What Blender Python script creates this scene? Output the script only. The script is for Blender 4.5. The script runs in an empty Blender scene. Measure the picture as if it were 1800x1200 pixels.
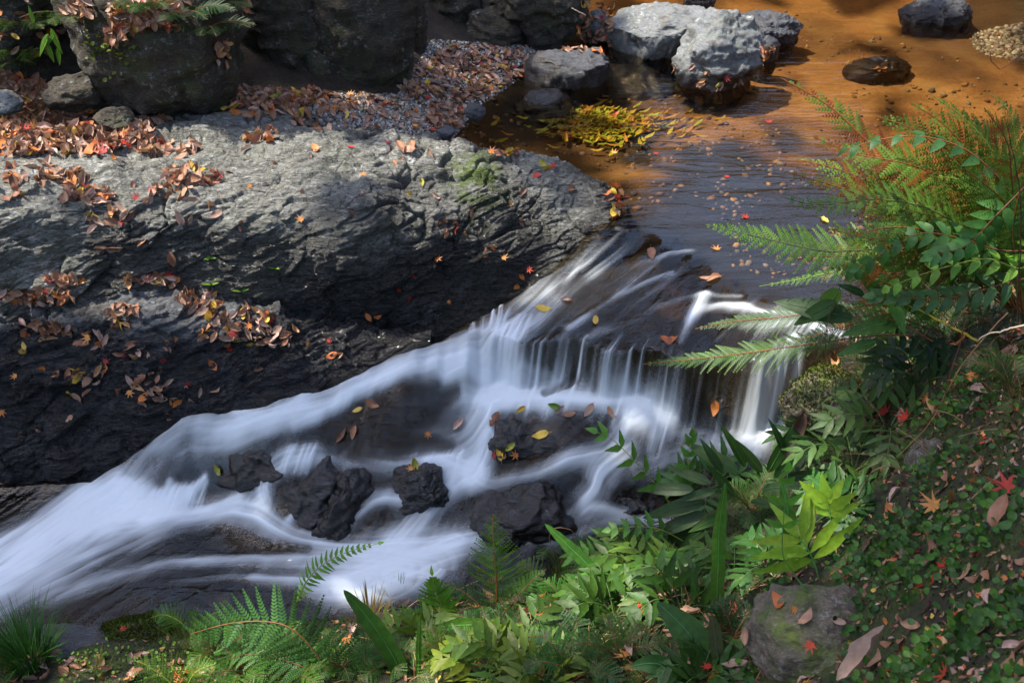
import bpy, bmesh, math, random
import numpy as np
from mathutils import Vector, Euler
R = math.radians
random.seed(7); rng = np.random.default_rng(7)
SC = bpy.context.scene; COL = SC.collection
# ------------------------------------------------------------------ camera, world, sun, exposure
CH = 2.1; PITCH = 35.0; FPX = 1930.0
cam_d = bpy.data.cameras.new('camera'); cam = bpy.data.objects.new('camera', cam_d); COL.objects.link(cam)
cam_d.sensor_width = 36; cam_d.lens = FPX/1800*36; cam_d.clip_start = .05; cam_d.clip_end = 500
cam.location = (0, 0, CH); cam.rotation_euler = (R(90-PITCH), 0, 0); SC.camera = cam
cam_d.dof.use_dof = True; cam_d.dof.focus_distance = 3.9; cam_d.dof.aperture_fstop = 11
SUN = Vector((-.50, .05, .86)).normalized()
sun_d = bpy.data.lights.new('sun', 'SUN'); sun_d.energy = 2.65; sun_d.angle = R(.6); sun_d.color = (1, .93, .82)
sun = bpy.data.objects.new('sun', sun_d); COL.objects.link(sun); sun.rotation_euler = SUN.to_track_quat('Z', 'Y').to_euler()
W = bpy.data.worlds.new('World'); SC.world = W; W.use_nodes = True
nt = W.node_tree; sky = nt.nodes.new('ShaderNodeTexSky'); sky.sky_type = 'NISHITA'; sky.sun_disc = False
sky.sun_elevation = math.asin(SUN.z); sky.dust_density = 1.3; sky.sun_rotation = math.atan2(SUN.x, SUN.y)
bg = nt.nodes['Background']; nt.links.new(sky.outputs[0], bg.inputs[0]); bg.inputs[1].default_value = .15
SC.view_settings.view_transform = 'Standard'; SC.view_settings.look = 'None'; SC.view_settings.exposure = 1.95; SC.view_settings.gamma = 1
SC.cycles.use_denoising = True; SC.cycles.max_bounces = 8; SC.cycles.transparent_max_bounces = 12; SC.cycles.caustics_reflective = False
# ------------------------------------------------------------------ projection helpers
cp, sp = math.cos(R(PITCH)), math.sin(R(PITCH))
def ray(px, py):
    a = (px-900)/FPX; b = (600-py)/FPX
    return np.array((a, cp + b*sp, -sp + b*cp))
def PZ(px, py, z):
    d = ray(px, py); return np.array((0, 0, CH)) + d*((z-CH)/d[2])
def PY(px, py, Y):
    d = ray(px, py); return np.array((0, 0, CH)) + d*(Y/d[1])
# ------------------------------------------------------------------ noise
def _h(ix, iy, iz, s):
    n = (ix*374761393 + iy*668265263 + iz*1274126177 + s*974634777) & 0xffffffff
    n = ((n ^ (n >> 13))*1274126177) & 0xffffffff
    return (n ^ (n >> 16)) & 0xffff
_G = rng.normal(size=(65536, 3)); _G /= np.linalg.norm(_G, axis=1)[:, None]
def perlin(p, s=0):
    p = np.asarray(p, float); i = np.floor(p).astype(np.int64); f = p-i; u = f*f*f*(f*(f*6-15)+10)
    out = np.zeros(len(p))
    for dx in (0, 1):
        for dy in (0, 1):
            for dz in (0, 1):
                g = _G[_h(i[:, 0]+dx, i[:, 1]+dy, i[:, 2]+dz, s)]
                w = (u[:, 0] if dx else 1-u[:, 0])*(u[:, 1] if dy else 1-u[:, 1])*(u[:, 2] if dz else 1-u[:, 2])
                out += w*(g[:, 0]*(f[:, 0]-dx)+g[:, 1]*(f[:, 1]-dy)+g[:, 2]*(f[:, 2]-dz))
    return out*1.6
def fbm(p, o=4, s=0, g=.5, l=2.05):
    p = np.asarray(p, float); a = 1; r = 0
    for k in range(o):
        r = r+a*perlin(p, s+k); p = p*l+17.3; a *= g
    return r
def ridged(p, o=4, s=0):
    p = np.asarray(p, float); a = 1; r = 0
    for k in range(o):
        r = r+a*(1-2*np.abs(perlin(p, s+k))); p = p*2.1+9.7; a *= .5
    return r
def worley(p, s=0):
    p = np.asarray(p, float); i = np.floor(p).astype(np.int64); f1 = np.full(len(p), 9.); f2 = f1.copy(); idv = np.zeros(len(p)); tl = np.zeros(len(p))
    for dx in (-1, 0, 1):
        for dy in (-1, 0, 1):
            for dz in (-1, 0, 1):
                h = _h(i[:, 0]+dx, i[:, 1]+dy, i[:, 2]+dz, s); c = i+np.array((dx, dy, dz))+.5+.42*_G[h]
                d = np.sqrt(((c-p)**2).sum(1)); n = d < f1
                f2 = np.where(n, f1, np.minimum(f2, d)); f1 = np.where(n, d, f1); idv = np.where(n, h/65536., idv); tl = np.where(n, ((p-c)*_G[(h*7+13) & 0xffff]).sum(1), tl)
    worley.tilt = tl; return f1, f2, idv
def sst(a, b, x):
    t = np.clip((x-a)/(b-a), 0, 1); return t*t*(3-2*t)
# ------------------------------------------------------------------ object helpers
def new_mesh(name, V, F, mat, parent=None, smooth=True, attrs=None, col=None):
    me = bpy.data.meshes.new(name)
    V = np.asarray(V, np.float32)
    if isinstance(F, np.ndarray):
        n, k = F.shape
        me.vertices.add(len(V)); me.vertices.foreach_set('co', V.ravel())
        me.loops.add(n*k); me.loops.foreach_set('vertex_index', F.astype(np.int32).ravel())
        me.polygons.add(n); me.polygons.foreach_set('loop_start', np.arange(0, n*k, k, dtype=np.int32))
        me.update(calc_edges=True)
    else:
        me.from_pydata(V.tolist(), [], F)
    me.polygons.foreach_set('use_smooth', np.full(len(me.polygons), smooth))
    for k, v in (attrs or {}).items():
        a = me.attributes.new(k, 'FLOAT', 'POINT'); a.data.foreach_set('value', np.asarray(v, np.float32))
    if col is not None:
        c = np.ones((len(V), 4), np.float32); c[:, :3] = col
        a = me.attributes.new('col', 'FLOAT_COLOR', 'POINT'); a.data.foreach_set('color', c.ravel())
    me.materials.append(mat)
    o = bpy.data.objects.new(name, me); COL.objects.link(o)
    if parent: o.parent = parent
    return o
def tag(o, label=None, cat=None, group=None, kind=None):
    if label: o['label'] = label
    if cat: o['category'] = cat
    if group: o['group'] = group
    if kind: o['kind'] = kind
    return o
def empty(name, loc):
    o = bpy.data.objects.new(name, None); COL.objects.link(o); o.location = loc; o.empty_display_size = .05; return o
def gridF(nr, nc):
    i = np.arange(nr*nc).reshape(nr, nc)
    return np.stack([i[:-1, :-1], i[:-1, 1:], i[1:, 1:], i[1:, :-1]], -1).reshape(-1, 4)
# ------------------------------------------------------------------ materials
class N:
    def __init__(s, name):
        s.m = bpy.data.materials.new(name); s.m.use_nodes = True; s.t = s.m.node_tree; s.t.nodes.clear()
        s.out = s.n('ShaderNodeOutputMaterial')
    def n(s, typ, ins=None, **kw):
        nd = s.t.nodes.new(typ)
        for k, v in kw.items(): setattr(nd, k, v)
        for k, v in (ins or {}).items(): s.set(nd.inputs[k], v)
        return nd
    def set(s, sock, v):
        if isinstance(v, bpy.types.NodeSocket): s.t.links.new(v, sock)
        elif isinstance(v, bpy.types.Node): s.t.links.new(v.outputs[0], sock)
        else:
            if isinstance(v, tuple) and len(v) == 3 and sock.type == 'RGBA': v = (*v, 1)
            sock.default_value = v
    def pos(s, scale=(1, 1, 1), rot=(0, 0, 0)):
        g = s.n('ShaderNodeNewGeometry')
        m = s.n('ShaderNodeMapping', {'Vector': g.outputs['Position'], 'Scale': scale, 'Rotation': rot}); return m.outputs[0]
    def noise(s, v, sc, det=6, rough=.6, dist=0):
        return s.n('ShaderNodeTexNoise', {'Vector': v, 'Scale': sc, 'Detail': det, 'Roughness': rough, 'Distortion': dist}).outputs[0]
    def ramp(s, f, stops):
        r = s.n('ShaderNodeValToRGB', {'Fac': f}); e = r.color_ramp.elements
        while len(e) < len(stops): e.new(.5)
        for k, (p, c) in enumerate(stops):
            e[k].position = p; e[k].color = (*c, 1) if isinstance(c, tuple) else (c, c, c, 1)
        return r.outputs[0]
    def mix(s, f, a, b, bt='MIX'):
        m = s.n('ShaderNodeMix', data_type='RGBA', blend_type=bt)
        s.set(m.inputs[0], f); s.set(m.inputs[6], a); s.set(m.inputs[7], b); return m.outputs[2]
    def math(s, op, a, b=0, clamp=False):
        m = s.n('ShaderNodeMath', operation=op, use_clamp=clamp); s.set(m.inputs[0], a); s.set(m.inputs[1], b); return m.outputs[0]
    def attr(s, name, o='Fac'): return s.n('ShaderNodeAttribute', attribute_name=name).outputs[o]
    def done(s, sh): s.t.links.new(sh.outputs[0] if isinstance(sh, bpy.types.Node) else sh, s.out.inputs[0]); return s.m
def rock_mat(name, dark, mid, light, strata=1.0, rot=(0, 0, 0), lich=.5, moss=.0, rough=.75, wet=0., bump=.6, sc=1.0, brown=(.10, .075, .045), fleck=.6):
    m = N(name)
    p = m.pos(); ps = m.pos((6*sc, 20*sc, 40*sc), rot)
    n1 = m.noise(p, 3.1*sc, 8, .65, .4); n2 = m.noise(ps, 2., 7, .65, 1.1); n3 = m.noise(p, 34*sc, 6, .7); n4 = m.noise(p, 9*sc, 6, .6, .3)
    f = m.math('ADD', m.math('MULTIPLY', n1, .45), m.math('ADD', m.math('MULTIPLY', n2, .38*strata), m.math('MULTIPLY', n3, .35)))
    k = .4+.19*strata
    c = m.ramp(f, [(k-.17, dark), (k-.03, mid), (k+.06, mid), (k+.17, light)])
    c = m.mix(m.ramp(n4, [(.5, 0.), (.66, .55)]), c, brown)
    li = m.math('MULTIPLY', m.ramp(m.noise(p, 22*sc, 5, .75), [(.56, 0.), (.64, 1.)]), m.ramp(n1, [(.45, 0.), (.6, lich)]))
    c = m.mix(li, c, (.52, .54, .52))
    d1 = m.noise(m.pos((9*sc, 34*sc, 60*sc), rot), 3.2, 4, .6, .9); d2 = m.noise(m.pos((7*sc, 26*sc, 44*sc), rot), 4.1, 5, .65, .7)
    c = m.mix(m.math('MULTIPLY', m.ramp(d1, [(.55, 0.), (.66, 1.)]), fleck), c, m.mix(.6, c, light)); c = m.mix(m.math('MULTIPLY', m.ramp(d2, [(.54, 0.), (.64, 1.)]), fleck), c, dark)
    ms = m.math('MULTIPLY', m.ramp(m.noise(p, 14, 6, .7), [(.42, 0.), (.58, 1.)]), m.math('ADD', m.attr('moss'), m.math('MULTIPLY', m.ramp(m.noise(p, 3.7, 4, .6), [(.5, 0.), (.62, 1.)]), moss)), True)
    c = m.mix(ms, c, m.mix(m.noise(p, 60, 3), (.025, .05, .006), (.12, .17, .02)))
    w = m.math('ADD', m.attr('wet'), wet, True)
    wn = m.math('MULTIPLY', w, m.ramp(m.noise(p, 7, 5, .7), [(.3, .8), (.6, 1.)]))
    c = m.mix(wn, c, m.mix(1., c, (.11, .10, .10), 'MULTIPLY'))
    ro = m.n('ShaderNodeMapRange', {0: wn, 3: rough, 4: .05}).outputs[0]
    vd = m.n('ShaderNodeTexVoronoi', {'Vector': m.mix(.12, p, m.n('ShaderNodeTexNoise', {'Vector': p, 'Scale': 5.}).outputs[1]), 'Scale': 5.5*sc}, feature='DISTANCE_TO_EDGE').outputs[0]
    cr = m.ramp(vd, [(0., 0.), (.03, 1.)])
    h = m.math('ADD', m.math('ADD', m.math('MULTIPLY', n2, .9), m.math('MULTIPLY', n3, .5)), m.math('ADD', m.math('MULTIPLY', cr, .12), m.math('MULTIPLY', n4, .8)))
    b = m.n('ShaderNodeBump', {'Height': h, 'Strength': bump, 'Distance': .03/sc})
    s = m.n('ShaderNodeBsdfPrincipled', {'Base Color': c, 'Roughness': ro, 'Normal': b.outputs[0], 'Coat Weight': 0., 'Coat Roughness': .06, 'Coat Normal': m.n('ShaderNodeBump', {'Height': m.math('ADD', m.noise(p, 26, 2, .5, .6), m.math('MULTIPLY', n2, .5)), 'Strength': .9, 'Distance': .03}).outputs[0], 'Specular IOR Level': m.n('ShaderNodeMapRange', {0: wn, 3: .4, 4: .48}).outputs[0]})
    return m.done(s)
SR = (R(18), R(-22), R(12))
M_OUT = rock_mat('pale_strata_rock', (.026, .025, .020), (.17, .168, .142), (.54, .55, .52), 1., SR, .75, .12, .7, 0, .9, fleck=.9, brown=(.055, .047, .036))
M_LED = rock_mat('wet_ledge_rock', (.025, .025, .025), (.10, .105, .11), (.30, .32, .34), 1., SR, .3, .05, .45, .0, .9)
M_BLD = rock_mat('dark_boulder_rock', (.012, .010, .007), (.050, .043, .031), (.24, .22, .17), .5, (0, R(40), 0), .5, .3, .8, 0, 1., 1.5)
M_GREY = rock_mat('grey_stream_rock', (.04, .044, .046), (.15, .16, .16), (.37, .39, .37), .5, SR, .8, .15, .75, 0, .6, 1.6)
M_BLK = rock_mat('wet_black_rock', (.02, .018, .017), (.06, .055, .05), (.14, .135, .13), .6, SR, 0, .0, .35, 1., .45, 1.)
M_WETG = rock_mat('damp_dark_rock', (.02, .02, .023), (.08, .085, .095), (.24, .26, .28), .7, SR, .2, .05, .55, .25, .8, 1.8)
M_BNK = rock_mat('mossy_bank_rock', (.03, .024, .017), (.13, .105, .075), (.42, .36, .28), .5, SR, .5, .9, .8, 0, .7, 2.)
def ground_mat():
    m = N('ground_soil_sand')
    p = m.pos(); bed = m.attr('bed'); bank = m.attr('bank')
    n1 = m.noise(p, 2.3, 6, .6, .5); n2 = m.noise(p, 30, 6, .7); n3 = m.noise(p, 120, 3, .7)
    soil = m.ramp(n2, [(.3, (.008, .006, .004)), (.55, (.026, .018, .010)), (.75, (.07, .045, .026))])
    moss = m.ramp(n3, [(.3, (.012, .020, .003)), (.7, (.060, .080, .010))])
    sb = m.mix(m.math('MULTIPLY', bank, m.ramp(m.noise(p, 6, 6, .65), [(.36, 0.), (.52, 1.)])), soil, moss)
    sand = m.ramp(m.math('ADD', m.math('MULTIPLY', n1, .75), m.math('MULTIPLY', n2, .25)), [(.3, (.08, .036, .012)), (.43, (.25, .115, .032)), (.56, (.37, .195, .06)), (.72, (.44, .30, .12))])
    sand = m.mix(m.ramp(m.noise(m.pos((1.3, 6, 1), (0, 0, .5)), 5., 6, .7, 1.), [(.45, 0.), (.7, .55)]), sand, (.13, .075, .03)); sand = m.mix(m.attr('silt_shade'), sand, m.mix(1., sand, (.03, .035, .045), 'MULTIPLY'))
    c = m.mix(bed, sb, sand)
    c = m.mix(m.attr('wet'), c, m.mix(n2, (.004, .004, .004), (.018, .016, .014)))
    b = m.n('ShaderNodeBump', {'Height': m.math('ADD', n2, n3), 'Strength': .8, 'Distance': .015})
    return m.done(m.n('ShaderNodeBsdfPrincipled', {'Base Color': c, 'Roughness': m.n('ShaderNodeMapRange', {0: m.attr('wet'), 3: .9, 4: .25}).outputs[0], 'Normal': b.outputs[0]}))
M_GND = ground_mat()
def water_mat():
    m = N('stream_water')
    foam = m.attr('foam'); fast = m.attr('fast')
    p1 = m.pos((1.2, 5.5, 1), (0, 0, R(-12)))
    w1 = m.noise(p1, 2.2, 4, .5, 1.2); w2 = m.noise(p1, 9, 3, .5, .8)
    w2 = m.math('MULTIPLY', w2, m.ramp(m.noise(m.pos(), 1.7, 2), [(.4, .2), (.62, 1.)]))
    h = m.math('ADD', w1, m.math('MULTIPLY', w2, .35))
    b = m.n('ShaderNodeBump', {'Height': h, 'Strength': .15, 'Distance': .04})
    fr = m.n('ShaderNodeFresnel', {'IOR': 1.33, 'Normal': b.outputs[0]})
    gl = m.n('ShaderNodeBsdfGlossy', {'Color': (1, 1, 1), 'Roughness': .07, 'Normal': b.outputs[0]}, distribution='GGX')
    tr = m.n('ShaderNodeBsdfTransparent', {'Color': (.78, .69, .53)})
    clear = m.n('ShaderNodeMixShader', {0: fr.outputs[0], 1: tr.outputs[0], 2: gl.outputs[0]})
    df = m.n('ShaderNodeBsdfDiffuse', {'Color': (.85, .92, .96)}); tl = m.n('ShaderNodeBsdfTranslucent', {'Color': (.83, .86, .91)})
    wh = m.n('ShaderNodeMixShader', {0: .25, 1: df.outputs[0], 2: tl.outputs[0]})
    return m.done(m.n('ShaderNodeMixShader', {0: foam, 1: clear.outputs[0], 2: wh.outputs[0]}))
M_WAT = water_mat()
def leaf_mat(name, trans, rough, veins=120, spec=.5, tint=(1, 1, 1)):
    m = N(name)
    p = m.pos(); c = m.mix(1., m.attr('col', 'Color'), tint, 'MULTIPLY')
    c = m.mix(m.ramp(m.noise(p, veins, 4, .6), [(.35, .5), (.65, 0.)]), c, m.mix(1., c, (.5, .42, .4), 'MULTIPLY'))
    b = m.n('ShaderNodeBump', {'Height': m.noise(p, veins*1.5, 2), 'Strength': .25, 'Distance': .004})
    s = m.n('ShaderNodeBsdfPrincipled', {'Base Color': c, 'Roughness': rough, 'Specular IOR Level': spec, 'Normal': b.outputs[0]})
    t = m.n('ShaderNodeBsdfTranslucent', {'Color': c})
    return m.done(m.n('ShaderNodeMixShader', {0: trans, 1: s.outputs[0], 2: t.outputs[0]}))
M_LEAF = leaf_mat('green_leaf', .36, .48, 60, .35, (1.25, 1.02, .62)); M_DEAD = leaf_mat('fallen_leaf', .15, .55, 70, .35); M_STEM = leaf_mat('plant_stem', 0., .6, 90, .3)
M_PEB = leaf_mat('pebble_stone', 0., .7, 150, .4); M_MOSS = leaf_mat('moss_tuft', .15, .8, 90, .1)
# ------------------------------------------------------------------ smooth surfaces through control points
def tps(pts):
    X = np.array([p[:2] for p in pts]); z = np.array([p[2] for p in pts]); n = len(X)
    def K(A, B):
        r2 = ((A[:, None]-B[None])**2).sum(-1); return .5*r2*np.log(r2+1e-9)
    A = np.zeros((n+3, n+3)); A[:n, :n] = K(X, X)+np.eye(n)*.004; A[:n, n] = 1; A[:n, n+1:] = X; A[n:, :n] = A[:n, n:].T
    w = np.linalg.solve(A, np.concatenate([z, np.zeros(3)]))
    def f(x, y):
        Q = np.stack([x, y], 1); out = np.empty(len(Q))
        for i in range(0, len(Q), 40000):
            q = Q[i:i+40000]; out[i:i+40000] = K(q, X)@w[:n]+w[n]+q@w[n+1:]
        return out
    return f
def poly_sd(x, y, L):
    """distance to a polyline, side (+ on its right hand) and length along it"""
    best = np.full(len(x), 1e9); side = np.zeros(len(x)); al = np.zeros(len(x)); acc = 0
    for (a, b) in zip(L[:-1], L[1:]):
        d = b[:2]-a[:2]; l = np.hypot(*d)+1e-9; d = d/l
        rx, ry = x-a[0], y-a[1]; t = np.clip(rx*d[0]+ry*d[1], 0, l)
        ex, ey = rx-t*d[0], ry-t*d[1]; q = np.hypot(ex, ey); k = q < best
        best[k] = q[k]; side[k] = (rx*d[1]-ry*d[0])[k]; al[k] = (acc+t)[k]; acc += l
    return best, np.sign(side), al
LOWP = [(850,640,-.23),(900,665,-.26),(960,690,-.28),(1060,705,-.29),(1130,718,-.30),(1220,722,-.30),(1300,735,-.30),(1380,715,-.28),(860,760,-.36),(800,812,-.43),(740,800,-.41),(600,795,-.41),
 (480,840,-.48),(430,880,-.56),(700,900,-.53),(830,850,-.48),(1000,800,-.38),(1080,830,-.43),(1000,930,-.55),(1150,880,-.5),(1250,800,-.38),(1350,770,-.33),(700,985,-.6),(500,960,-.6),(300,930,-.6),
 (100,930,-.6),(0,850,-.6),(-300,900,-.6),(0,1100,-.62),(300,1080,-.62),(700,1060,-.62),(950,985,-.59),(680,700,-.27),(760,720,-.31),(620,760,-.355),(640,650,-.25),(560,710,-.29),(450,735,-.33),
 (330,750,-.38),(240,830,-.52),(200,885,-.59),(350,860,-.57),(410,810,-.47),(800,660,-.25),(-300,1100,-.62),(-600,1000,-.62)]
lowf = tps([PZ(*p) for p in LOWP])
LIP = [PZ(x, y, 0) for x, y in ((900,330),(1060,392),(1150,405),(1230,440),(1320,490),(1420,530),(1560,560),(1800,600))][::-1]
CREST = [PZ(x, y, -.11) for x, y in ((500,560),(700,570),(860,592),(905,598),(950,606),(1020,603),(1060,610),(1130,618),(1200,640),(1290,655),(1360,652),(1430,640),(1600,610))][::-1]
EDGE = [PZ(*p) for p in ((1085,375,0),(1010,445,-.05),(935,505,-.095),(860,550,-.14),(760,603,-.19),(650,648,-.24),(560,692,-.28),(440,718,-.325),(320,735,-.38),(235,800,-.5),(165,850,-.6),(-100,850,-.6),(-600,850,-.6))]
_es = np.concatenate([[0], np.cumsum([np.hypot(*(b-a)[:2]) for a, b in zip(EDGE[:-1], EDGE[1:])])])
def water_z(x, y):
    dl, sl, _ = poly_sd(x, y, LIP); sl = -sl
    d_up = dl*sl
    up = -.11*sst(0, .62, d_up)
    dc, scn, _ = poly_sd(x, y, CREST); d = dc*-scn
    low = np.minimum(lowf(x, y), -.2)
    wd = .05+.03*perlin(np.stack([x*9, 0*x, 0*x+3], 1), 8)+.24*sst(-.02, -.3, x); cst = .045*perlin(np.stack([x*5, y*3, 0*x], 1), 5)+.018*perlin(np.stack([x*22, y*6, 0*x], 1), 6)
    k = sst(-wd*.25, wd, d+cst)
    z = up*(1-k)+low*k
    far = sst(4.6, 4.2, y)
    z = np.where(d_up < 0, 0, z)
    de, se, ae = poly_sd(x, y, EDGE); ins = de*-se+.028*perlin(np.stack([x*6, y*6, 0*x], 1), 51)+.012*perlin(np.stack([x*17, y*17, 0*x], 1), 52); ze = np.interp(ae, _es, [p[2] for p in EDGE])
    lim = np.where(ins > 0, ze+.75*ins, ze-1.2*np.minimum(-ins, .3))
    z = np.where(d_up > 0, np.minimum(z, lim*sst(0, .12, d_up)+z*(1-sst(0, .12, d_up))), z)
    return z, d_up, d
def onwater(px, py):
    z = -.2
    for _ in range(14):
        p = PZ(px, py, z); z = .5*z+.5*water_z(p[:1], p[1:2])[0][0]
    return PZ(px, py, z)
# ------------------------------------------------------------------ ground sheet
GP = [(950,150,-.1),(900,205,-.1),(860,230,-.07),(1000,230,-.2),(1100,200,-.22),(1200,250,-.25),(1300,200,-.22),(1400,100,-.2),(1500,50,-.18),(1600,150,-.2),(1700,110,-.12),(1750,20,-.06),(1400,350,-.25),
 (1300,430,-.2),(1150,370,-.12),(1050,20,-.12),(1300,5,-.15),(1600,-20,-.1),(2100,0,.1),(930,112,.0),(905,145,.0),(845,185,.0),(795,245,.0),(850,90,.05),(780,120,.08),(650,200,.1),(700,220,.07),(560,190,.15),(950,75,.03),
 (450,175,.18),(300,210,.22),(100,230,.24),(0,250,.25),(0,150,.33),(100,150,.32),(200,180,.28),(-300,230,.25),
 (1410,700,-.2),(1390,790,-.27),(1200,890,-.46),(1010,970,-.54),(700,1062,-.59),(300,1092,-.60),(0,1150,-.6),(-300,1180,-.6),(1480,650,-.02),(1560,585,.03),(1700,500,.1),(1800,440,.12),
 (1800,600,.5),(1600,800,.2),(1500,900,.08),(1300,1000,-.2),(1400,1100,.05),(1800,900,.58),(1800,1150,.68),(1500,1180,.25),(900,1190,-.3),(300,1190,-.5),(1100,1080,-.3),(700,1130,-.5),(0,1195,-.56),(1650,650,.28),(1750,540,.33)]
GP = [(a, b, c*.55 if c < -.04 and b < 480 and a > 800 else c) for a, b, c in GP]
GW = [PZ(*p) for p in GP]+[np.array(p) for p in ((-1.5,5.6,1.1),(-2.6,4.6,.8),(-3.2,6,1.6),(0,6.9,.5),(-.6,5.9,.4),(-1.1,5.1,.55),(.3,8,.5),(-.7,3.8,-.15),(-1.4,3.6,-.15),(-.2,3.9,-.25),(.15,3.9,-.2),(-1.4,3.2,-.72),(-.8,3.3,-.55),
 (1.2,.8,.95),(0,.7,.4),(-1.3,1.2,-.3),(2.2,1.5,1.1),(2.2,2.6,.75),(2.6,3.6,.4),(4.0,5,.3),(4.4,7,.4),(2.6,4.6,-.12),(3.0,5.6,-.12),(2.6,6.6,-.1),(2.2,8.5,-.1),(1.3,8.5,-.15))]
for p in LOWP:
    q = PZ(*p)
    if p[0] < 1200 and p[1] < 1050: GW.append(q-np.array((0, 0, .07)))
for a, b in ((1000,470),(1100,470),(1200,540),(1300,560),(980,560),(1100,580),(1250,610),(1360,600)):
    GW.append(PZ(a, b, -.17))
gndf = tps(GW)
BANKL = [PZ(*p) for p in ((-600,1200,-.6),(0,1140,-.6),(300,1085,-.6),(700,1058,-.59),(1010,965,-.54),(1200,880,-.46),(1390,785,-.27),(1415,690,-.2),(1480,640,0),(1560,575,0),(1700,480,0),(1850,400,0))]
def axis(a, b, c, d, h, g=1.12):
    core = np.arange(b, c, h); l = []; x = b; s = h
    while x > a: s *= g; x -= s; l.append(x)
    r = []; x = core[-1]; s = h
    while x < d: s *= g; x += s; r.append(x)
    return np.concatenate([l[::-1], core, r])
gx = axis(-90, -2.3, 2.6, 90, .016); gy = axis(-60, .9, 7.2, 120, .016)
X, Y = np.meshgrid(gx, gy); x, y = X.ravel(), Y.ravel()
cx, cy = np.clip(x, -4, 4), np.clip(y, 0, 9); z = gndf(cx, cy)
far = np.hypot(x-cx, y-cy); z += np.minimum(far*.35, 12)*sst(0, 3, far)
db, sb_, _ = poly_sd(x, y, BANKL); bank = sst(-.03, .06, db*sb_)
p3 = np.stack([x, y, 0*x], 1)
z += (.018*fbm(p3*5, 4, 3)+.006*fbm(p3*28, 2, 9))*(.35+.65*bank)
wz, dup, dcr = water_z(x, y)
rap = (dup > .0)*(1-bank)*sst(4.6, 4.2, y)
z = z-rap*sst(1.15, .95, x)*np.maximum(0, z-(wz-.045+.016*ridged(p3*7, 3, 31)))
pat = np.zeros(len(x))
for px_, py_, rr_ in ((1215,468,.17),(1150,430,.11),(1245,505,.12),(1180,520,.08)):
    q = PZ(px_, py_, -.1); pat = np.maximum(pat, sst(1.2, .4, np.hypot(x-q[0], y-q[1])/rr_+.6*fbm(p3*9, 2, 43)))
rap2 = rap*(1-pat); bed = sst(.012, -.03, z)*(1-rap2)*(1-bank)
wet = np.clip(rap2*.95+sst(.03, -.02, z-wz)*(bank)*.8, 0, 1)
# fines and algae by left shore; lip depth, rock shade and reflection painted in
silt_shade = np.zeros(len(x))
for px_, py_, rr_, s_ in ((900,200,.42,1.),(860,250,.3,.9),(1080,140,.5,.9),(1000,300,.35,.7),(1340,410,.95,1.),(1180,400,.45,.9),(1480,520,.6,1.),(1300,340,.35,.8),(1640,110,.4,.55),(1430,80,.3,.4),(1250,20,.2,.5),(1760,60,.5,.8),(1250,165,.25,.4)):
    q = PZ(px_, py_, -.15); silt_shade = np.maximum(silt_shade, s_*sst(1.25, .55, np.hypot(x-q[0], (y-q[1])*.9)/rr_+.5*fbm(p3*2.6, 3, 41)))
o = new_mesh('ground', np.stack([x, y, z], 1), gridF(len(gy), len(gx)), M_GND, attrs={'bed': bed, 'bank': bank, 'wet': wet, 'silt_shade': silt_shade}); tag(o, kind='structure')
# ------------------------------------------------------------------ water: one sheet from the pool over the lip and down the rapids
STK = []   # foam strokes, sky reflections painted on the slick too: (points (px,py), half widths px, strengths, streak frequency)
def S(pts, freq=1.): STK.append((pts, freq))
S([(1075,398,14,.04),(1010,455,30,.2),(940,520,42,.32),(850,590,40,.42),(760,628,30,.6),(660,664,26,.72),(570,708,26,.74),(450,740,28,.82),(340,756,34,.62),(270,796,40,.45),(225,850,45,.75),(170,905,60,.9)])
S([(900,560,22,.3),(860,600,30,.5),(760,640,22,.8),(660,680,16,.8),(580,722,14,.9),(520,745,12,.7)])
S([(640,650,14,.4),(540,697,16,.5),(430,731,12,.6),(310,742,10,.5)])
S([(420,748,24,.55),(330,790,30,.3),(250,850,30,.45),(230,890,30,.6)])
S([(1020,690,30,.5),(960,685,22,.7),(900,668,24,.95),(850,655,20,.8),(780,655,16,.7)])
S([(1100,712,22,.7),(1010,705,24,.8),(920,700,26,.95),(870,705,30,.95),(850,740,40,.75),(815,780,48,.5),(740,800,50,.35)])
S([(880,690,26,.9),(820,690,34,.6),(740,700,30,.35),(660,720,26,.2)])
S([(1180,735,22,.5),(1130,715,24,.95),(1095,700,16,.7)]); S([(1170,735,22,.7),(1110,745,24,.6),(1070,790,26,.5),(1000,810,20,.55),(940,835,18,.5),(860,850,18,.55),(830,835,18,.7)])
S([(1390,650,22,.5),(1350,740,34,.65),(1290,790,30,.45),(1200,800,26,.35),(1120,830,22,.3)])
S([(1330,730,40,.5),(1230,745,24,.35),(1150,770,22,.35)])
S([(860,770,26,.6),(835,830,26,.9),(800,850,24,.7),(750,900,26,.6),(700,960,36,.7)])
S([(600,795,24,.4),(540,800,20,.6),(480,820,22,.8),(462,860,18,.7),(470,890,16,.4)])
S([(620,800,30,.5),(700,812,20,.55),(760,805,16,.85),(830,828,18,.9)])
S([(600,930,16,.3),(660,880,18,.5),(740,880,24,.5),(790,850,24,.7)]); S([(540,880,10,.5),(510,915,12,.5)]); S([(730,850,9,.9),(725,880,9,.4)])
S([(1110,790,24,.4),(1060,830,28,.85),(1040,870,26,.7),(980,920,22,.3)]); S([(1100,900,12,.4),(1040,895,10,.7),(980,925,16,.5),(930,950,18,.5)]); S([(1180,920,14,.5),(1080,915,14,.45),(960,950,20,.4)])
S([(900,930,30,.4),(800,960,40,.7),(700,1000,60,.85),(620,1030,46,.85),(560,1035,30,.6)])
S([(800,950,30,.6),(700,960,30,.8),(620,960,26,.65),(520,945,22,.7),(440,905,26,.8),(380,905,24,.6),(280,930,36,.45),(160,985,40,.5),(0,1070,46,.35)])
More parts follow.
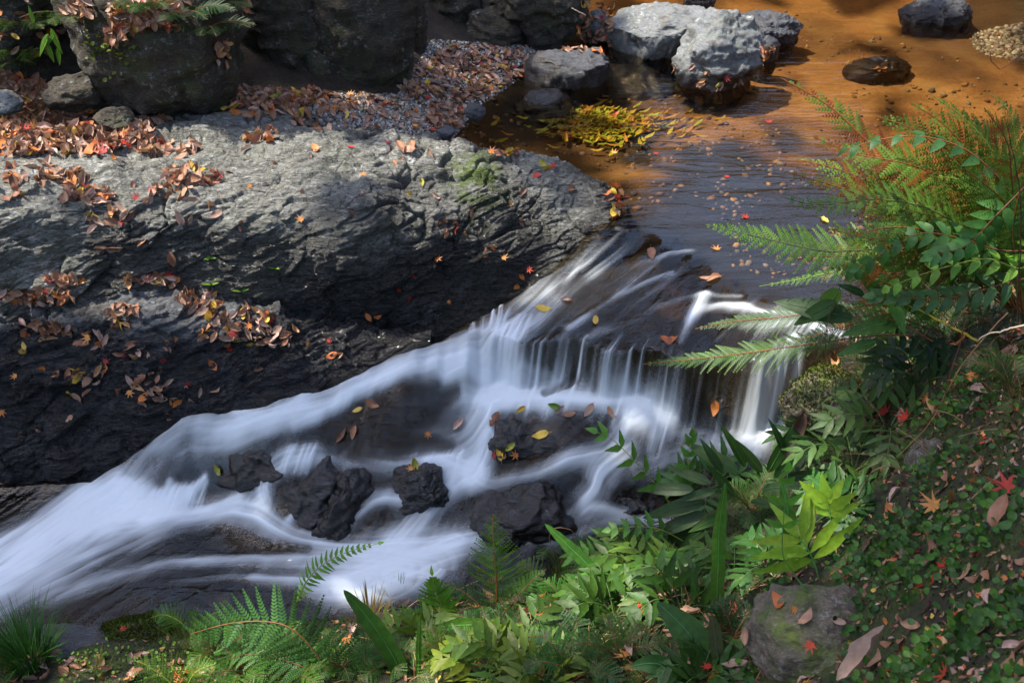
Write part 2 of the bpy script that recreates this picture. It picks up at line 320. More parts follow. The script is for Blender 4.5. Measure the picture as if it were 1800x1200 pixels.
S([(760,1000,50,.8),(640,990,34,.8),(500,985,22,.6),(380,985,18,.5),(250,1000,22,.4),(100,1050,30,.3)])
S([(640,1035,30,.7),(520,1020,18,.6),(400,1015,14,.35),(300,1025,14,.2)])
S([(200,870,34,1.),(150,900,50,1.),(80,950,60,.95),(0,1005,60,.85),(-120,1060,60,.7)]); S([(260,900,40,.9),(180,920,46,.9),(80,985,40,.7),(-40,1050,40,.6)])
S([(330,870,20,.7),(290,890,30,.8),(220,900,40,.9)]); S([(150,860,26,.5),(90,900,34,.6),(20,950,40,.6),(-60,1000,40,.5)]); S([(420,880,18,.7),(330,900,24,.7),(260,910,30,.8)])
S([(360,845,10,.8),(330,870,12,.7)]); S([(300,850,10,.8),(290,880,12,.6)])
for a, b_, w_, s_ in ((205,885,46,.95),(150,905,40,.9),(885,690,30,.9),(1125,722,24,.9),(840,832,26,.85),(700,1010,50,.8),(610,1030,40,.7),(280,895,30,.6),(1345,745,26,.6),(460,875,20,.5),(770,812,18,.6)): S([(a, b_, w_, s_), (a-14, b_+7, w_, s_)], .5)
S([(1235,520,16,.7),(1215,560,14,.8),(1195,600,10,.5)]); S([(1420,550,20,.6),(1340,545,20,.65),(1270,535,16,.5),(1225,550,12,.3)]); S([(1480,590,18,.5),(1400,570,18,.6),(1310,575,16,.35)])  # pale strokes on the slick: sky reflection painted in as foam
S([(1225,438,10,.4),(1165,452,10,.4),(1110,470,9,.15)]); S([(1130,376,8,.7),(1108,388,8,.8),(1085,400,10,.5)]); S([(1300,520,8,.3),(1210,520,9,.3),(1120,560,12,.3),(1030,590,12,.2)])
S([(1180,480,8,.4),(1090,520,10,.35),(1000,575,14,.4)]); S([(1050,430,18,.25),(960,530,22,.3),(900,600,20,.35)])
DRK = [[(1085,385,30,.5),(1030,440,44,.45),(960,520,40,.3)], [(590,760,34,.85),(660,725,40,.9),(740,705,34,.85),(800,690,14,.7)], [(610,785,22,.85),(700,780,26,.85),(790,785,14,.6)], [(60,1100,36,.9),(250,1055,40,.9),(420,1030,20,.8)], [(300,955,10,.6),(420,965,14,.7),(540,965,10,.6)],
 [(1180,870,36,.6),(1260,840,36,.6)], [(960,880,30,.5),(1000,905,30,.6)], [(1205,668,14,.8),(1270,690,20,.9),(1330,690,14,.8)], [(960,650,10,.6),(1010,655,10,.6)], [(1000,500,40,.5),(1100,560,46,.6),(1240,600,24,.5)], [(880,740,18,.4),(1000,755,26,.6),(1060,745,20,.5)], [(230,820,22,.4),(290,830,26,.5),(330,820,20,.5)], [(0,860,40,.9),(70,850,26,.8),(120,845,16,.5)], [(-100,900,50,.8),(0,880,30,.8)]]
for k in range(26):  # thin streaks from lip to crest, reflections painted as foam
    q = random.uniform(0, 1); a, b_ = np.interp(q, [0, .3, .6, 1], [1085, 1150, 1240, 1400]), np.interp(q, [0, .3, .6, 1], [400, 412, 450, 530])
    e, f_ = np.interp(q, [0, .4, .75, 1], [860, 940, 1120, 1330]), np.interp(q, [0, .4, .75, 1], [590, 600, 620, 645]); s_ = random.uniform(.06, .3); w_ = random.uniform(3, 8)
    S([(a, b_, w_, .02), (a*.7+e*.3+random.uniform(-8, 8), b_*.7+f_*.3, w_, s_), (a*.35+e*.65+random.uniform(-8, 8), b_*.35+f_*.65, w_*1.3, s_), (e, f_, w_*1.5, s_*.7)], 1.3)
cx0 = 902
while cx0 < 1402:
    cyc = np.interp(cx0, [900,950,1020,1100,1190,1290,1400], [598,606,603,612,640,660,640]); a = random.uniform(.15, 1.)*(.35 if 1205 < cx0 < 1330 else 1)*(1 if (cx0*.021) % 1 > .3 else .4)
    wv = random.uniform(3, 9); dx = random.uniform(16, 40); up_ = random.uniform(0, 26)
    c0 = PZ(cx0, cyc, -.11)[:2]; f0 = np.array((-.30-dx*.004, -.95)); u0 = np.array((.45, .9))
    STK.append((dict(A=np.array([c0+u0*(.03+up_*.004), c0+u0*.012, c0+f0*.03, c0+f0*.085, c0+f0*.15]), hw=np.array([1, .9, 1, 1.4, 2.2])*wv*.0017, st=np.array([.05, .5, 1, .8, .5])*a), 1.6)); cx0 += random.uniform(9, 19)
for cx1, cy1, n_ in ((880,545,5),(905,575,4),(930,560,3),(540,790,5),(340,855,6),(790,800,6),(300,865,5)):
    for k in range(n_):
        q = cx1+(k-n_/2)*random.uniform(9, 13); S([(q, cy1-6, 4, .3), (q-7, cy1+10, 5, .75), (q-18, cy1+38, 8, .4)], 1.6)
wx = axis(-40, -2.1, 1.25, 30, .0037, 1.08); wy = axis(1.2, 2.05, 4.25, 60, .0037, 1.08)
X, Y = np.meshgrid(wx, wy); x, y = X.ravel(), Y.ravel()
z, dup, dcr = water_z(x, y)
low = sst(0, .05, dup)*sst(4.4, 4.2, y)
tot = np.zeros(len(x)); rip = np.zeros(len(x)); clearness = np.ones(len(x))
for pts, fq in STK:
    if isinstance(pts, dict): A, hw, st = pts['A'], pts['hw'], pts['st']
    else:
     Wp = [onwater(p[0], p[1]) for p in pts]; mp = [np.linalg.norm(w-np.array((0, 0, CH)))/FPX for w in Wp]
     hw = np.array([.82*p[2]*m for p, m in zip(pts, mp)]); st = np.array([p[3] for p in pts])
     A = np.array([w[:2] for w in Wp])
    mrg = hw.max()*2.6
    sel = np.where((x > A[:, 0].min()-mrg) & (x < A[:, 0].max()+mrg) & (y > A[:, 1].min()-mrg) & (y < A[:, 1].max()+mrg))[0]
    if not len(sel): continue
    # smooth the stroke
    T = np.linspace(0, len(A)-1, 6*len(A)); 
    def cr(a):
        i = np.clip(T.astype(int), 0, len(a)-2); f = T-i; p0, p1, p2, p3_ = a[np.maximum(i-1, 0)], a[i], a[i+1], a[np.minimum(i+2, len(a)-1)]
        if a.ndim > 1: f = f[:, None]
        return .5*(2*p1+(p2-p0)*f+(2*p0-5*p1+4*p2-p3_)*f*f+(3*p1-p0-3*p2+p3_)*f**3)
    C = cr(A); HW = np.maximum(cr(hw), .004); ST = np.clip(cr(st), 0, 1)
    seg = np.concatenate([[0], np.cumsum(np.hypot(*np.diff(C, axis=0).T))])
    d, sd, al = poly_sd(x[sel], y[sel], C)
    w = np.interp(al, seg, HW); s = np.interp(al, seg, ST)
    e = np.hypot(x[sel]-C[0, 0], y[sel]-C[0, 1]); prof = np.exp(-(d/w)**2*1.1)
    sdv = d*sd; off = random.uniform(0, 90)
    n = fbm(np.stack([sdv/(.0095/fq)+off, al/.33+off, np.full(len(sel), off)], 1), 3, 11)
    n2 = fbm(np.stack([sdv/.026+off, al/.5, np.full(len(sel), off)], 1), 2, 15)
    n4 = fbm(np.stack([sdv/.07+off, al/.16, np.full(len(sel), off)], 1), 2, 19)
    v = s*prof*np.clip((.80+.15*n+.36*n2+.34*n4) if fq == 1 else (.72+.42*n+.35*n2), 0, 1.3)
    tot[sel] = 1-(1-tot[sel])*(1-np.clip(v, 0, .97)); rip[sel] += s*prof*(n*.4+n2*.6)
pn = np.stack([x, y, 0*x], 1)
# a thin milky film everywhere on the fast water, broken by noise along the flow
fl = fbm(np.stack([(x*.8-y*.6)*26+.8*np.sin(y*5+x*3), (x*.6+y*.8)*3.5, 0*x], 1), 3, 21)
tot = np.clip(tot+low*sst(.02, .2, dcr)*np.clip(.03+.08*fl, 0, 1)*(1-tot), 0, 1)
for pts in DRK:
    Wp = np.array([onwater(p[0], p[1]) for p in pts]); d, sd, al = poly_sd(x, y, Wp)
    seg = np.concatenate([[0], np.cumsum(np.hypot(*np.diff(Wp[:, :2], axis=0).T))]); w = np.interp(al, seg, [p[2]*1.7/1000 for p in pts]); s = np.interp(al, seg, [p[3] for p in pts])
    tot *= 1-s*np.exp(-(d/w)**4)*np.clip(.9+.5*fl, .3, 1)
foam = np.clip(sst(.02, .98, tot)*.96, 0, .96)*low*sst(.0, .06, tot)
z = z+low*(.0022*rip+.012*foam+.0018*fl*sst(0, .25, dup)*(1-.6*foam))
# slick, wavy sheet between lip and crest
sl = low*sst(0, .15, dup)*sst(.02, -.1, dcr)
z += sl*.011*fbm(np.stack([(x*.8-y*.6)*9, (x*.6+y*.8)*3.6, 0*x], 1), 2, 44)
o = new_mesh('water', np.stack([x, y, z], 1), gridF(len(wy), len(wx)), M_WAT, attrs={'foam': foam, 'fast': low}); tag(o, kind='structure')
# ------------------------------------------------------------------ lofted bedrock
def loft(name, cols, nu, nv, mat, disp, wetf, label, cat):
    xs = np.array([c[0] for c in cols], float)
    G = np.array([[PY(c[0], py, Yv) for py, Yv in c[1]] for c in cols])
    def up(a, n):
        T = np.linspace(0, len(a)-1, n); i = np.clip(T.astype(int), 0, len(a)-2); f = (T-i).reshape(-1, *([1]*(a.ndim-1)))
        p0, p1, p2, p3_ = a[np.maximum(i-1, 0)], a[i], a[i+1], a[np.minimum(i+2, len(a)-1)]
        return .5*(2*p1+(p2-p0)*f+(2*p0-5*p1+4*p2-p3_)*f*f+(3*p1-p0-3*p2+p3_)*f**3)
    G = up(G, nu); G = up(G.transpose(1, 0, 2), nv)
    du = np.gradient(G, axis=1); dv = np.gradient(G, axis=0); n = np.cross(dv, du); n /= np.linalg.norm(n, axis=2)[..., None]+1e-9
    P = G.reshape(-1, 3); n = n.reshape(-1, 3)
    if n[:, 2].mean() < 0: n = -n
    P = P+n*disp(P)[:, None]
    wet, moss = wetf(P)
    o = new_mesh(name, P, gridF(nv, nu), mat, attrs={'wet': wet, 'moss': moss}); return tag(o, label, cat)
def rotm(p):
    c, s = math.cos(R(24)), math.sin(R(24)); q = p.copy()
    q[:, 0] = p[:, 0]*c+p[:, 2]*s; q[:, 2] = -p[:, 0]*s+p[:, 2]*c; q[:, 2] += .35*p[:, 1]; return q
def strata(P, a=.03, f=1., tk=1.):
    q = rotm(P); w = .35*fbm(P*2.5, 3, 60)
    t = (q[:, 2]*16*f+w*3); st = np.abs((t % 1)-.5)*2
    lay = np.floor(t); am = .5+.5*perlin(np.stack([lay*.73, q[:, 0]*2.2, q[:, 1]*2.2], 1), 8)
    qq = q*np.array((3.2, 5.5, 9))+.35*np.stack([fbm(P*4, 2, k) for k in (101, 103, 105)], 1)
    f1, f2, ci = worley(qq, 3); t1 = worley.tilt; g1, g2, cj = worley(qq*2.3, 4); t2 = worley.tilt; worley(qq*5.1+5, 9); t3 = worley.tilt
    blk = sst(-.1, .35, fbm(P*1.7, 2, 64))
    return tk*(.030*t1*(.4+.6*blk)+.016*t2+.0075*t3)+a*.2*(sst(0, .5, st)-.5)*am + .05*fbm(P*2.4, 3, 70) + blk*(.040*(ci-.5)-.020*sst(.10, 0, f2-f1)) + .014*(cj-.5)-.009*sst(.12, 0, g2-g1)*(.3+.7*blk) + .004*ridged(q*np.array((9, 16, 30)), 3, 75) + .003*fbm(P*40, 3, 81)
def out_wet(P):
    xx, yy, zz = P.T; nz = .05*fbm(P*4, 3, 90)
    wz = water_z(xx, yy)[0]
    wet = sst(.07, -.05, zz+nz*1.2)*sst(-1.25, -.8, xx)*sst(.35, .1, xx)
    c = PY(838, 335, 3.95); moss = sst(.2, .05, np.hypot(xx-c[0], (yy-c[1])*.8)+nz)
    c = PY(835, 375, 3.85); moss = np.maximum(moss, .7*sst(.12, .02, np.hypot(xx-c[0], (yy-c[1])*.8)+nz))
    damp = .5*sst(.0, .12, xx+nz*2)*sst(.09, .03, zz+nz)   # stays damp where the pool laps over it
    face = .8*sst(.2, .06, zz+nz*2)*sst(-.2, .25, perlin(P*3.1, 33)+.25)
    return np.maximum(np.maximum(wet, damp), face), moss*1.5
OUT = [(-260,[(240,4.1),(262,3.85),(300,3.6),(350,3.45),(400,3.38),(470,3.33),(535,3.28),(600,3.28)]),
 (0,[(240,4.12),(263,3.85),(300,3.62),(350,3.46),(405,3.39),(470,3.35),(535,3.31),(600,3.3)]),
 (150,[(235,4.2),(266,3.92),(310,3.66),(360,3.5),(412,3.42),(465,3.39),(510,3.37),(575,3.36)]),
 (300,[(190,4.5),(208,4.25),(270,3.9),(330,3.65),(385,3.5),(450,3.46),(500,3.44),(565,3.43)]),
 (450,[(178,4.6),(195,4.32),(250,4.0),(310,3.72),(365,3.55),(450,3.5),(530,3.47),(590,3.45)]),
 (600,[(222,4.5),(240,4.2),(268,4.0),(310,3.8),(360,3.62),(440,3.53),(530,3.53),(610,3.52)]),
 (750,[(246,4.45),(258,4.22),(280,4.05),(315,3.88),(370,3.72),(450,3.61),(530,3.61),(610,3.54)]),
 (880,[(258,4.35),(270,4.17),(300,4.03),(340,3.9),(395,3.78),(450,3.69),(500,3.69),(560,3.64)]),
 (980,[(285,4.3),(302,4.14),(325,4.04),(355,3.94),(395,3.84),(430,3.78),(465,3.72),(510,3.64)]),
 (1050,[(318,4.2),(328,4.06),(342,3.99),(360,3.93),(383,3.86),(402,3.82),(420,3.79),(460,3.76)]),
 (1100,[(350,4.12),(354,4.05),(360,4.0),(368,3.96),(378,3.92),(388,3.88),(405,3.86),(440,3.85)])]
loft('bedrock_outcrop', OUT, 640, 300, M_OUT, lambda P: strata(P, .03, 1., .5), out_wet, 'broad pale grey bedrock outcrop with layered cracks beside the rapids', 'rock outcrop')
LED = [(-260,[(500,3.5),(540,3.38),(580,3.27),(640,3.17),(700,3.11),(760,3.05),(820,3.0),(890,2.97)]),
 (0,[(500,3.5),(535,3.4),(580,3.27),(640,3.17),(700,3.11),(760,3.05),(820,3.0),(890,2.97)]),
 (120,[(490,3.52),(520,3.42),(575,3.28),(640,3.18),(700,3.12),(760,3.06),(820,3.0),(890,2.97)]),
 (260,[(475,3.56),(498,3.46),(560,3.3),(630,3.2),(690,3.14),(750,3.07),(805,3.02),(870,2.98)]),
 (400,[(500,3.55),(528,3.45),(570,3.34),(620,3.27),(665,3.21),(710,3.14),(760,3.08),(815,3.05)]),
 (520,[(530,3.55),(555,3.45),(590,3.36),(625,3.30),(655,3.25),(695,3.19),(735,3.14),(780,3.1)]),
 (640,[(570,3.5),(590,3.42),(610,3.37),(630,3.33),(650,3.29),(672,3.25),(700,3.22),(735,3.18)]),
 (760,[(580,3.45),(590,3.42),(600,3.38),(612,3.35),(625,3.31),(645,3.27),(670,3.24),(700,3.2)])]
def led_wet(P):
    nz = .06*fbm(P*5, 3, 95); zz = P[:, 2]
    return np.maximum(sst(-.10, -.17, zz+nz)*1., sst(-.75, -.45, P[:, 0]+nz*2)), 0*zz
loft('wet_rock_ledge', LED, 420, 240, M_LED, lambda P: strata(P, .025, 1.3, 1.7)*.8+.006*ridged(P*np.array((9, 12, 14)), 3, 97), led_wet, 'low black wet rock ledge sloping to the white water at left', 'rock ledge')
# ------------------------------------------------------------------ boulders
_bm = {}
def ico(n):
    if n not in _bm:
        bm = bmesh.new(); bmesh.ops.create_icosphere(bm, subdivisions=n, radius=1); bm.verts.ensure_lookup_table()
        _bm[n] = (np.array([v.co[:] for v in bm.verts]), np.array([[v.index for v in f.verts] for f in bm.faces])); bm.free()
    return _bm[n]
def rock(name, label, box, Yc, mat, seed, k=.8, cuts=9, sub=6, lump=.16, rz=0., wet=None, moss=None, cat='boulder', group=None, smin=.25, hard=.85, fine=.02, drown=False, root=0, blk=0.):
    x0, y0, x1, y1 = box; c = PY((x0+x1)/2, (y0+y1)/2, Yc); dep = np.linalg.norm(c-np.array((0, 0, CH)))
    sx = (x1-x0)/2/FPX*dep; ha = (y1-y0)/2/FPX*dep; A = R(PITCH)+math.atan(((y0+y1)/2-600)/FPX)
    sy = k*sx; q = ha*ha-(sy*math.sin(A))**2; szz = max(math.sqrt(max(q, 0))/math.cos(A), smin*sx)
    V, F = ico(sub); r = np.random.default_rng(seed); P = V.copy()
    for _ in range(cuts):
        n = r.normal(size=3); n /= np.linalg.norm(n); d = r.uniform(.62, .92); t = P@n-d; P -= np.where(t > 0, t*hard, 0)[:, None]*n
    o3 = r.uniform(0, 50, 3)
    P = P*(1+lump*fbm(P*1.3+o3, 3, seed))[:, None]
    mx = np.abs(P).max(0); P /= mx
    P = P*np.array((sx, sy, szz)); s_ = (sx*sy*szz)**(1/3)
    nrm = V/np.linalg.norm(V, axis=1)[:, None]
    P += nrm*(s_*(.10*ridged(P/s_*np.array((1.5, 1.5, 2.6))+o3, 4, seed+3)*lump/.16+fine*fbm(P/s_*9+o3, 3, seed+5)+fine*.9*ridged(P/s_*np.array((4, 4, 7))+o3, 3, seed+7)))[:, None]
    if rz:
        ca, sa = math.cos(rz), math.sin(rz); P[:, 0], P[:, 1] = P[:, 0]*ca-P[:, 1]*sa, P[:, 0]*sa+P[:, 1]*ca
    if blk:
        f1, f2, ci = worley(P/s_*np.array((1.7, 1.7, 2.6))+o3+.25*fbm(P/s_*2, 2, 77)[:, None], 6); P += nrm*(s_*blk*((ci-.5)-.5*sst(.14, 0, f2-f1)))[:, None]
    if root:
        tp = 1-.15*np.clip(-P[:, 2]/szz, 0, 1)[:, None]; P[:, :2] *= tp; P[:, 2] = np.where(P[:, 2] < 0, P[:, 2]*max(1, (c[2]+.2)/szz), P[:, 2])
    if drown: P[:, 2] = np.minimum(P[:, 2], water_z(P[:, 0]+c[0], P[:, 1]+c[1])[0]-.010-c[2]-.02*(1-np.clip(nrm[:, 2], 0, 1)))
    Wp = P+c; nz = .02*fbm(Wp*9, 3, 99)
    at = {'wet': np.zeros(len(P)), 'moss': np.zeros(len(P))}
    if wet is not None: at['wet'] = sst(wet+.05, wet-.0, Wp[:, 2]+nz)
    if moss: at['moss'] = moss*sst(.1, .8, nrm[:, 2]+nz*6)
    o = new_mesh(name, P, F, mat, attrs=at); o.location = c
    return tag(o, label, cat, group)
BK = 'dark boulders along the back of the stream'
rock('boulder', 'dark rounded boulder hung with ferns and dead leaves at upper left', (128,-170,405,205), 4.45, M_BLD, 11, .75, 7, 6, .12, group=BK, moss=.25)
rock('boulder', 'dark boulder lump sticking out low on the right of the fern-hung boulder', (300,80,415,190), 4.35, M_BLD, 12, .9, 6, 5, .12, group=BK)
rock('boulder', 'pitted brown boulder between the fern-hung boulder and the tall smooth one', (385,-120,562,155), 4.95, M_BLD, 13, .8, 9, 6, .14, group=BK)
rock('boulder', 'tall smooth dark boulder standing on the gravel bar', (548,-190,735,170), 5.0, M_BLD, 14, .75, 6, 6, .10, group=BK)
rock('boulder', 'small smooth grey stone wedged between two dark boulders', (526,85,584,166), 4.85, M_BLD, 15, .8, 4, 5, .08, cat='stone', group=BK)
rock('boulder', 'narrow dark boulder tucked behind the tall smooth one', (690,-60,745,115), 5.35, M_BLD, 16, .9, 6, 5, group=BK)
rock('boulder', 'blocky dark rock in the shaded recess behind the gravel', (725,-70,850,75), 5.9, M_BLD, 17, .8, 8, 5, .2, group=BK)
rock('boulder', 'squat dark rock at the foot of the shaded recess', (825,20,920,85), 5.75, M_BLD, 18, .8, 8, 5, group=BK)
rock('boulder', 'large dark faceted boulder left of the small pale greenish rock', (862,-120,1022,80), 5.85, M_BLD, 19, .8, 11, 6, .2, group=BK, hard=.95)
rock('boulder', 'dark mossy lump at the far left under hanging ferns', (-90,-120,150,130), 4.75, M_BLD, 20, .8, 8, 5, .2, group=BK, moss=.5)
rock('boulder', 'low dark stone half buried in leaves under the fern-hung boulder', (85,135,175,196), 4.3, M_BLD, 21, .9, 7, 5, .14, group=BK, cat='stone')
rock('boulder', 'small grey stone in the leaf litter at the left edge', (-30,162,34,200), 4.25, M_GREY, 22, .9, 6, 5, .14, cat='stone')
rock('boulder', 'flat dark stone under the overhang of the fern-hung boulder', (170,190,240,222), 4.2, M_BLD, 23, .9, 6, 5, .14, cat='stone', group=BK)
PR = 'rocks standing in the pool'
rock('pool_rock', 'small pale greenish rock left of the flat slab', (1022,20,1082,92), 5.9, M_GREY, 31, .8, 9, 5, .14, wet=.05, group=PR, root=2.2, blk=.06)
rock('pool_rock', 'pale flat slab resting on the rocks at the pool edge', (1073,16,1260,78), 5.75, M_GREY, 32, .62, 12, 6, .12, wet=-.1, group=PR, root=2.2, blk=.02, hard=.95)
rock('pool_rock', 'large pale wedge shaped boulder standing in the pool', (1182,30,1342,185), 5.35, M_GREY, 33, .8, 12, 6, .14, wet=.07, group=PR, root=2.2, blk=.02, hard=.95, rz=.3)
rock('pool_rock', 'low dark flat rock behind the pale wedge boulder', (1262,26,1408,76), 5.95, M_WETG, 34, .7, 12, 6, .16, wet=.03, group=PR, root=2.2, blk=.06)
rock('pool_rock', 'little dark rock right at the foot of the pale wedge boulder', (1315,66,1368,102), 5.6, M_WETG, 35, .8, 8, 5, wet=.05, group=PR, root=2.2, blk=.06)
rock('pool_rock', 'dark double humped rock near the top right of the pool', (1583,4,1702,50), 6.25, M_WETG, 36, .6, 10, 6, .2, wet=.05, group=PR, root=2.2, blk=.06)
rock('pool_rock', 'flat dark rock alone in the middle of the golden pool', (1489,102,1597,142), 5.62, M_BLK, 37, .6, 9, 6, .16, wet=.04, group=PR, root=2.2, blk=.06)
rock('pool_rock', 'wet blue grey slab at the gravel shore', (925,84,1092,140), 5.35, M_WETG, 38, .75, 8, 6, .14, wet=.06, group=PR, root=2.2, blk=.06, smin=.18)
rock('pool_rock', 'small dark rock cut off by the top edge of the photo', (1200,-20,1252,20), 6.5, M_WETG, 39, .8, 8, 5, wet=.05, group=PR, root=2.2, blk=.06)
rock('pool_rock', 'dark block under the right end of the flat slab', (1120,60,1215,115), 5.75, M_BLK, 40, .7, 9, 5, group=PR, root=2.2, blk=.06)
rock('pool_rock', 'dark sunken boulder under the brown water near the leaf shore', (905,160,1015,250), 5.08, M_BLK, 41, .8, 8, 5, smin=.12, group=PR, root=2.2, blk=.06)
rock('pool_rock', 'sunken dark slab below the wet blue grey slab', (1000,120,1190,195), 5.5, M_BLK, 42, .6, 8, 5, smin=.1, group=PR, root=2.2, blk=.06)
rock('pool_rock', 'tiny dark stone at the tip of the gravel shore', (815,183,852,214), 4.62, M_WETG, 43, .8, 6, 4, group=PR, cat='stone')
rock('pool_rock', 'dark stone at the water edge behind the outcrop', (765,222,800,246), 4.5, M_WETG, 44, .8, 6, 4, group=PR, cat='stone')
RR = 'black rocks in the rapids'
def rr(label, box, Yc, seed, k=.9, cuts=16, lump=.10, mat=None, sub=6, **kw):
    rock('rapids_rock', label, box, Yc, mat or M_BLK, seed, k, cuts, sub, lump, group=RR, cat='rock', fine=.012, hard=.95, blk=.06, **kw)
rr('wide smooth rock under a thin sheet of water in the middle of the rapids', (530,650,880,900), 3.02, 51, .6, 6, .05, smin=.1, drown=True)
rr('wet black rock strewn with yellow leaves right of the wide smooth rock', (814,713,1111,888), 2.998, 52, .55, 18)
rr('black rock with a round hump standing left in the lower rapids', (458,812,634,1010), 2.848, 53, .9)
rr('black rock joined to the right of the round humped one', (545,840,700,1030), 2.783, 54, .8)
rr('small round black rock split by a thread of falling water', (684,811,803,928), 2.818, 55, .8)
rr('large glossy black rock between two white chutes', (804,824,1036,1008), 2.788, 56, .8, 18)
rr('half drowned dark rock below the small round one', (634,892,786,1048), 2.778, 57, .8)
rr('low dark rock at the foot of the left chute', (364,753,586,928), 2.988, 58, .6)
rr('dark rock half covered by white water on the right of the rapids', (1079,753,1216,848), 3.018, 59, .8)
rr('small dark rock in the shadow of the leafy shrub', (1049,853,1166,948), 2.798, 60, .8)
rr('dark rock lying at the near bank below the foam', (244,1038,546,1208), 2.42, 61, .6, 18)
rr('black stone behind the water curtain', (1204,663,1336,768), 3.1, 62, .6)
NB = 'rocks on the near bank'
rock('bank_rock', 'mossy green rock beside the end of the water curtain', (1378,645,1520,770), 2.72, M_BNK, 71, .8, 8, 6, .14, moss=.9, group=NB, wet=-.2)
rock('bank_rock', 'pale flecked stone just right of the mossy rock', (1460,690,1530,745), 2.55, M_BNK, 72, .8, 8, 5, .14, group=NB)
rock('bank_rock', 'grey stone sunk in moss on the right slope', (1510,872,1640,950), 2.08, M_BNK, 73, .8, 9, 5, .14, group=NB)
rock('bank_rock', 'large brown grey boulder half buried at the bottom right', (1330,1030,1555,1215), 1.66, M_BNK, 74, .9, 10, 6, .14, group=NB)
rock('bank_rock', 'dark flat stone under the curled brown leaf on the slope', (1600,940,1740,1010), 1.85, M_BNK, 75, .8, 9, 5, .14, group=NB)
rock('bank_rock', 'bright green moss covered stone at the lower left bank', (170,1092,310,1165), 2.25, M_BNK, 76, .8, 4, 6, .1, moss=1.6, group=NB)
rock('bank_rock', 'dark stone hidden under the grass at the lower left', (20,1120,190,1180), 2.2, M_WETG, 77, .7, 8, 5, .14, group=NB)
rock('bank_rock', 'grey stone showing through roots high on the right slope', (1600,770,1720,870), 2.15, M_BNK, 78, .7, 9, 5, .14, group=NB)
# ------------------------------------------------------------------ forest round the stream, mirrored in the water; unseen crowns added to block sun
def kites(C, A, B, name, mat, col):
    """one four sided leaf per centre: C centres, A half length vectors, B half width vectors"""
    n = len(C); V = np.stack([C-A, C-B+A*.1, C+A, C+B+A*.1], 1).reshape(-1, 3); F = np.arange(4*n).reshape(n, 4)
    return new_mesh(name, V, F, mat, smooth=False, col=np.repeat(col, 4, 0))
def unit(n):
    v = rng.normal(size=(n, 3)); return v/np.linalg.norm(v, axis=1)[:, None]
def pal(n, cols, jit=.25):
    c = np.array(cols)[rng.integers(0, len(cols), n)]; return np.clip(c*(1+jit*rng.normal(size=(n, 1)))*(1+.08*rng.normal(size=(n, 3))), .004, .9)
AUT = [(.45, .14, .02), (.50, .24, .03), (.42, .10, .02), (.16, .17, .03), (.08, .13, .02), (.45, .3, .05)]
fc = []
n = 62000; az = rng.uniform(-95, 80, n); top = np.interp(az, [-95,-60,-30,-14,-10,0,6,8,20,22,40,80], [24,24,26,28,28,29,28,14,14,34,44,42]); el = 2+rng.uniform(0, 1, n)**.9*(top-2)
el = np.where(fbm(np.stack([az/9, el/9, 0*az], 1), 3, 7) > np.where(el < 30, -9, -.3), el, -90); k = el > 0; dd = rng.uniform(10, 14, n); az, el, dd = az[k], el[k], dd[k]
fc.append((np.stack([dd*np.sin(np.radians(az)), dd*np.cos(np.radians(az)), dd*np.tan(np.radians(el))], 1), .2))
n = 26000; q = np.stack([rng.uniform(-11, 11, n), rng.uniform(-9, 13, n), 8.5+rng.normal(size=n)*.8], 1); g = q*.42  # leaf layer added overhead to break up sky light on wet rock
k = (fbm(g*np.array((1, 1, .4)), 3, 91) > .08) & ~((np.abs(np.degrees(np.arctan2(q[:, 0], q[:, 1]))-14) < 9) & (q[:, 1] > 0)); fc.append((q[k], .2))
def shade(px, py, zz, t, r, n, squash=.6):
    """a crown on the sun's side of a spot of the ground"""
    c = PZ(px, py, zz)+np.array(SUN)*t; q = unit(n)*rng.uniform(0, 1, (n, 1))**.4*r
    q[:, 2] *= squash; q = q[fbm(q*1.6+c, 2, 5) > -.45]; fc.append((c+q, .085))
for a in ((860,-40,.4,9,.6,330),(330,-80,.9,8,.5,260),(640,-90,.9,8,.5,260),(100,0,.9,8,.5,220),(150,760,-.4,6.5,.42,260),(420,720,-.4,6.8,.4,240),(680,640,-.35,7,.36,200),(540,690,-.35,7,.4,240),(1750,1000,.5,6,.8,520),(1550,1150,.3,6,.6,330),(250,900,-.6,6.2,1.0,800),(40,980,-.6,6,.8,800),(890,700,-.3,7,.35,240),(1380,740,-.25,6.5,.35,240),(690,1000,-.6,6.2,.5,420),(-60,900,-.6,6.2,.7,500),
          (620,900,-.6,6.4,.95,700),(900,800,-.5,6.6,.8,480),(1150,760,-.4,6.8,.7,380),(1600,1000,.3,6,.8,480),(1150,540,-.1,7,.5,330),(980,520,-.1,7,.4,220),(1290,560,-.1,7,.35,160),(1075,440,-.02,7,.32,190),(1650,1120,.3,6,.7,420),(1300,1150,-.1,6,.6,230),(1060,170,0,8,.5,200),(1650,820,.3,6,.4,120)): shade(*a)
C = np.concatenate([c for c, _ in fc]); sz = np.concatenate([np.full(len(c), s_) for c, s_ in fc])*rng.uniform(.7, 1.3, len(C))
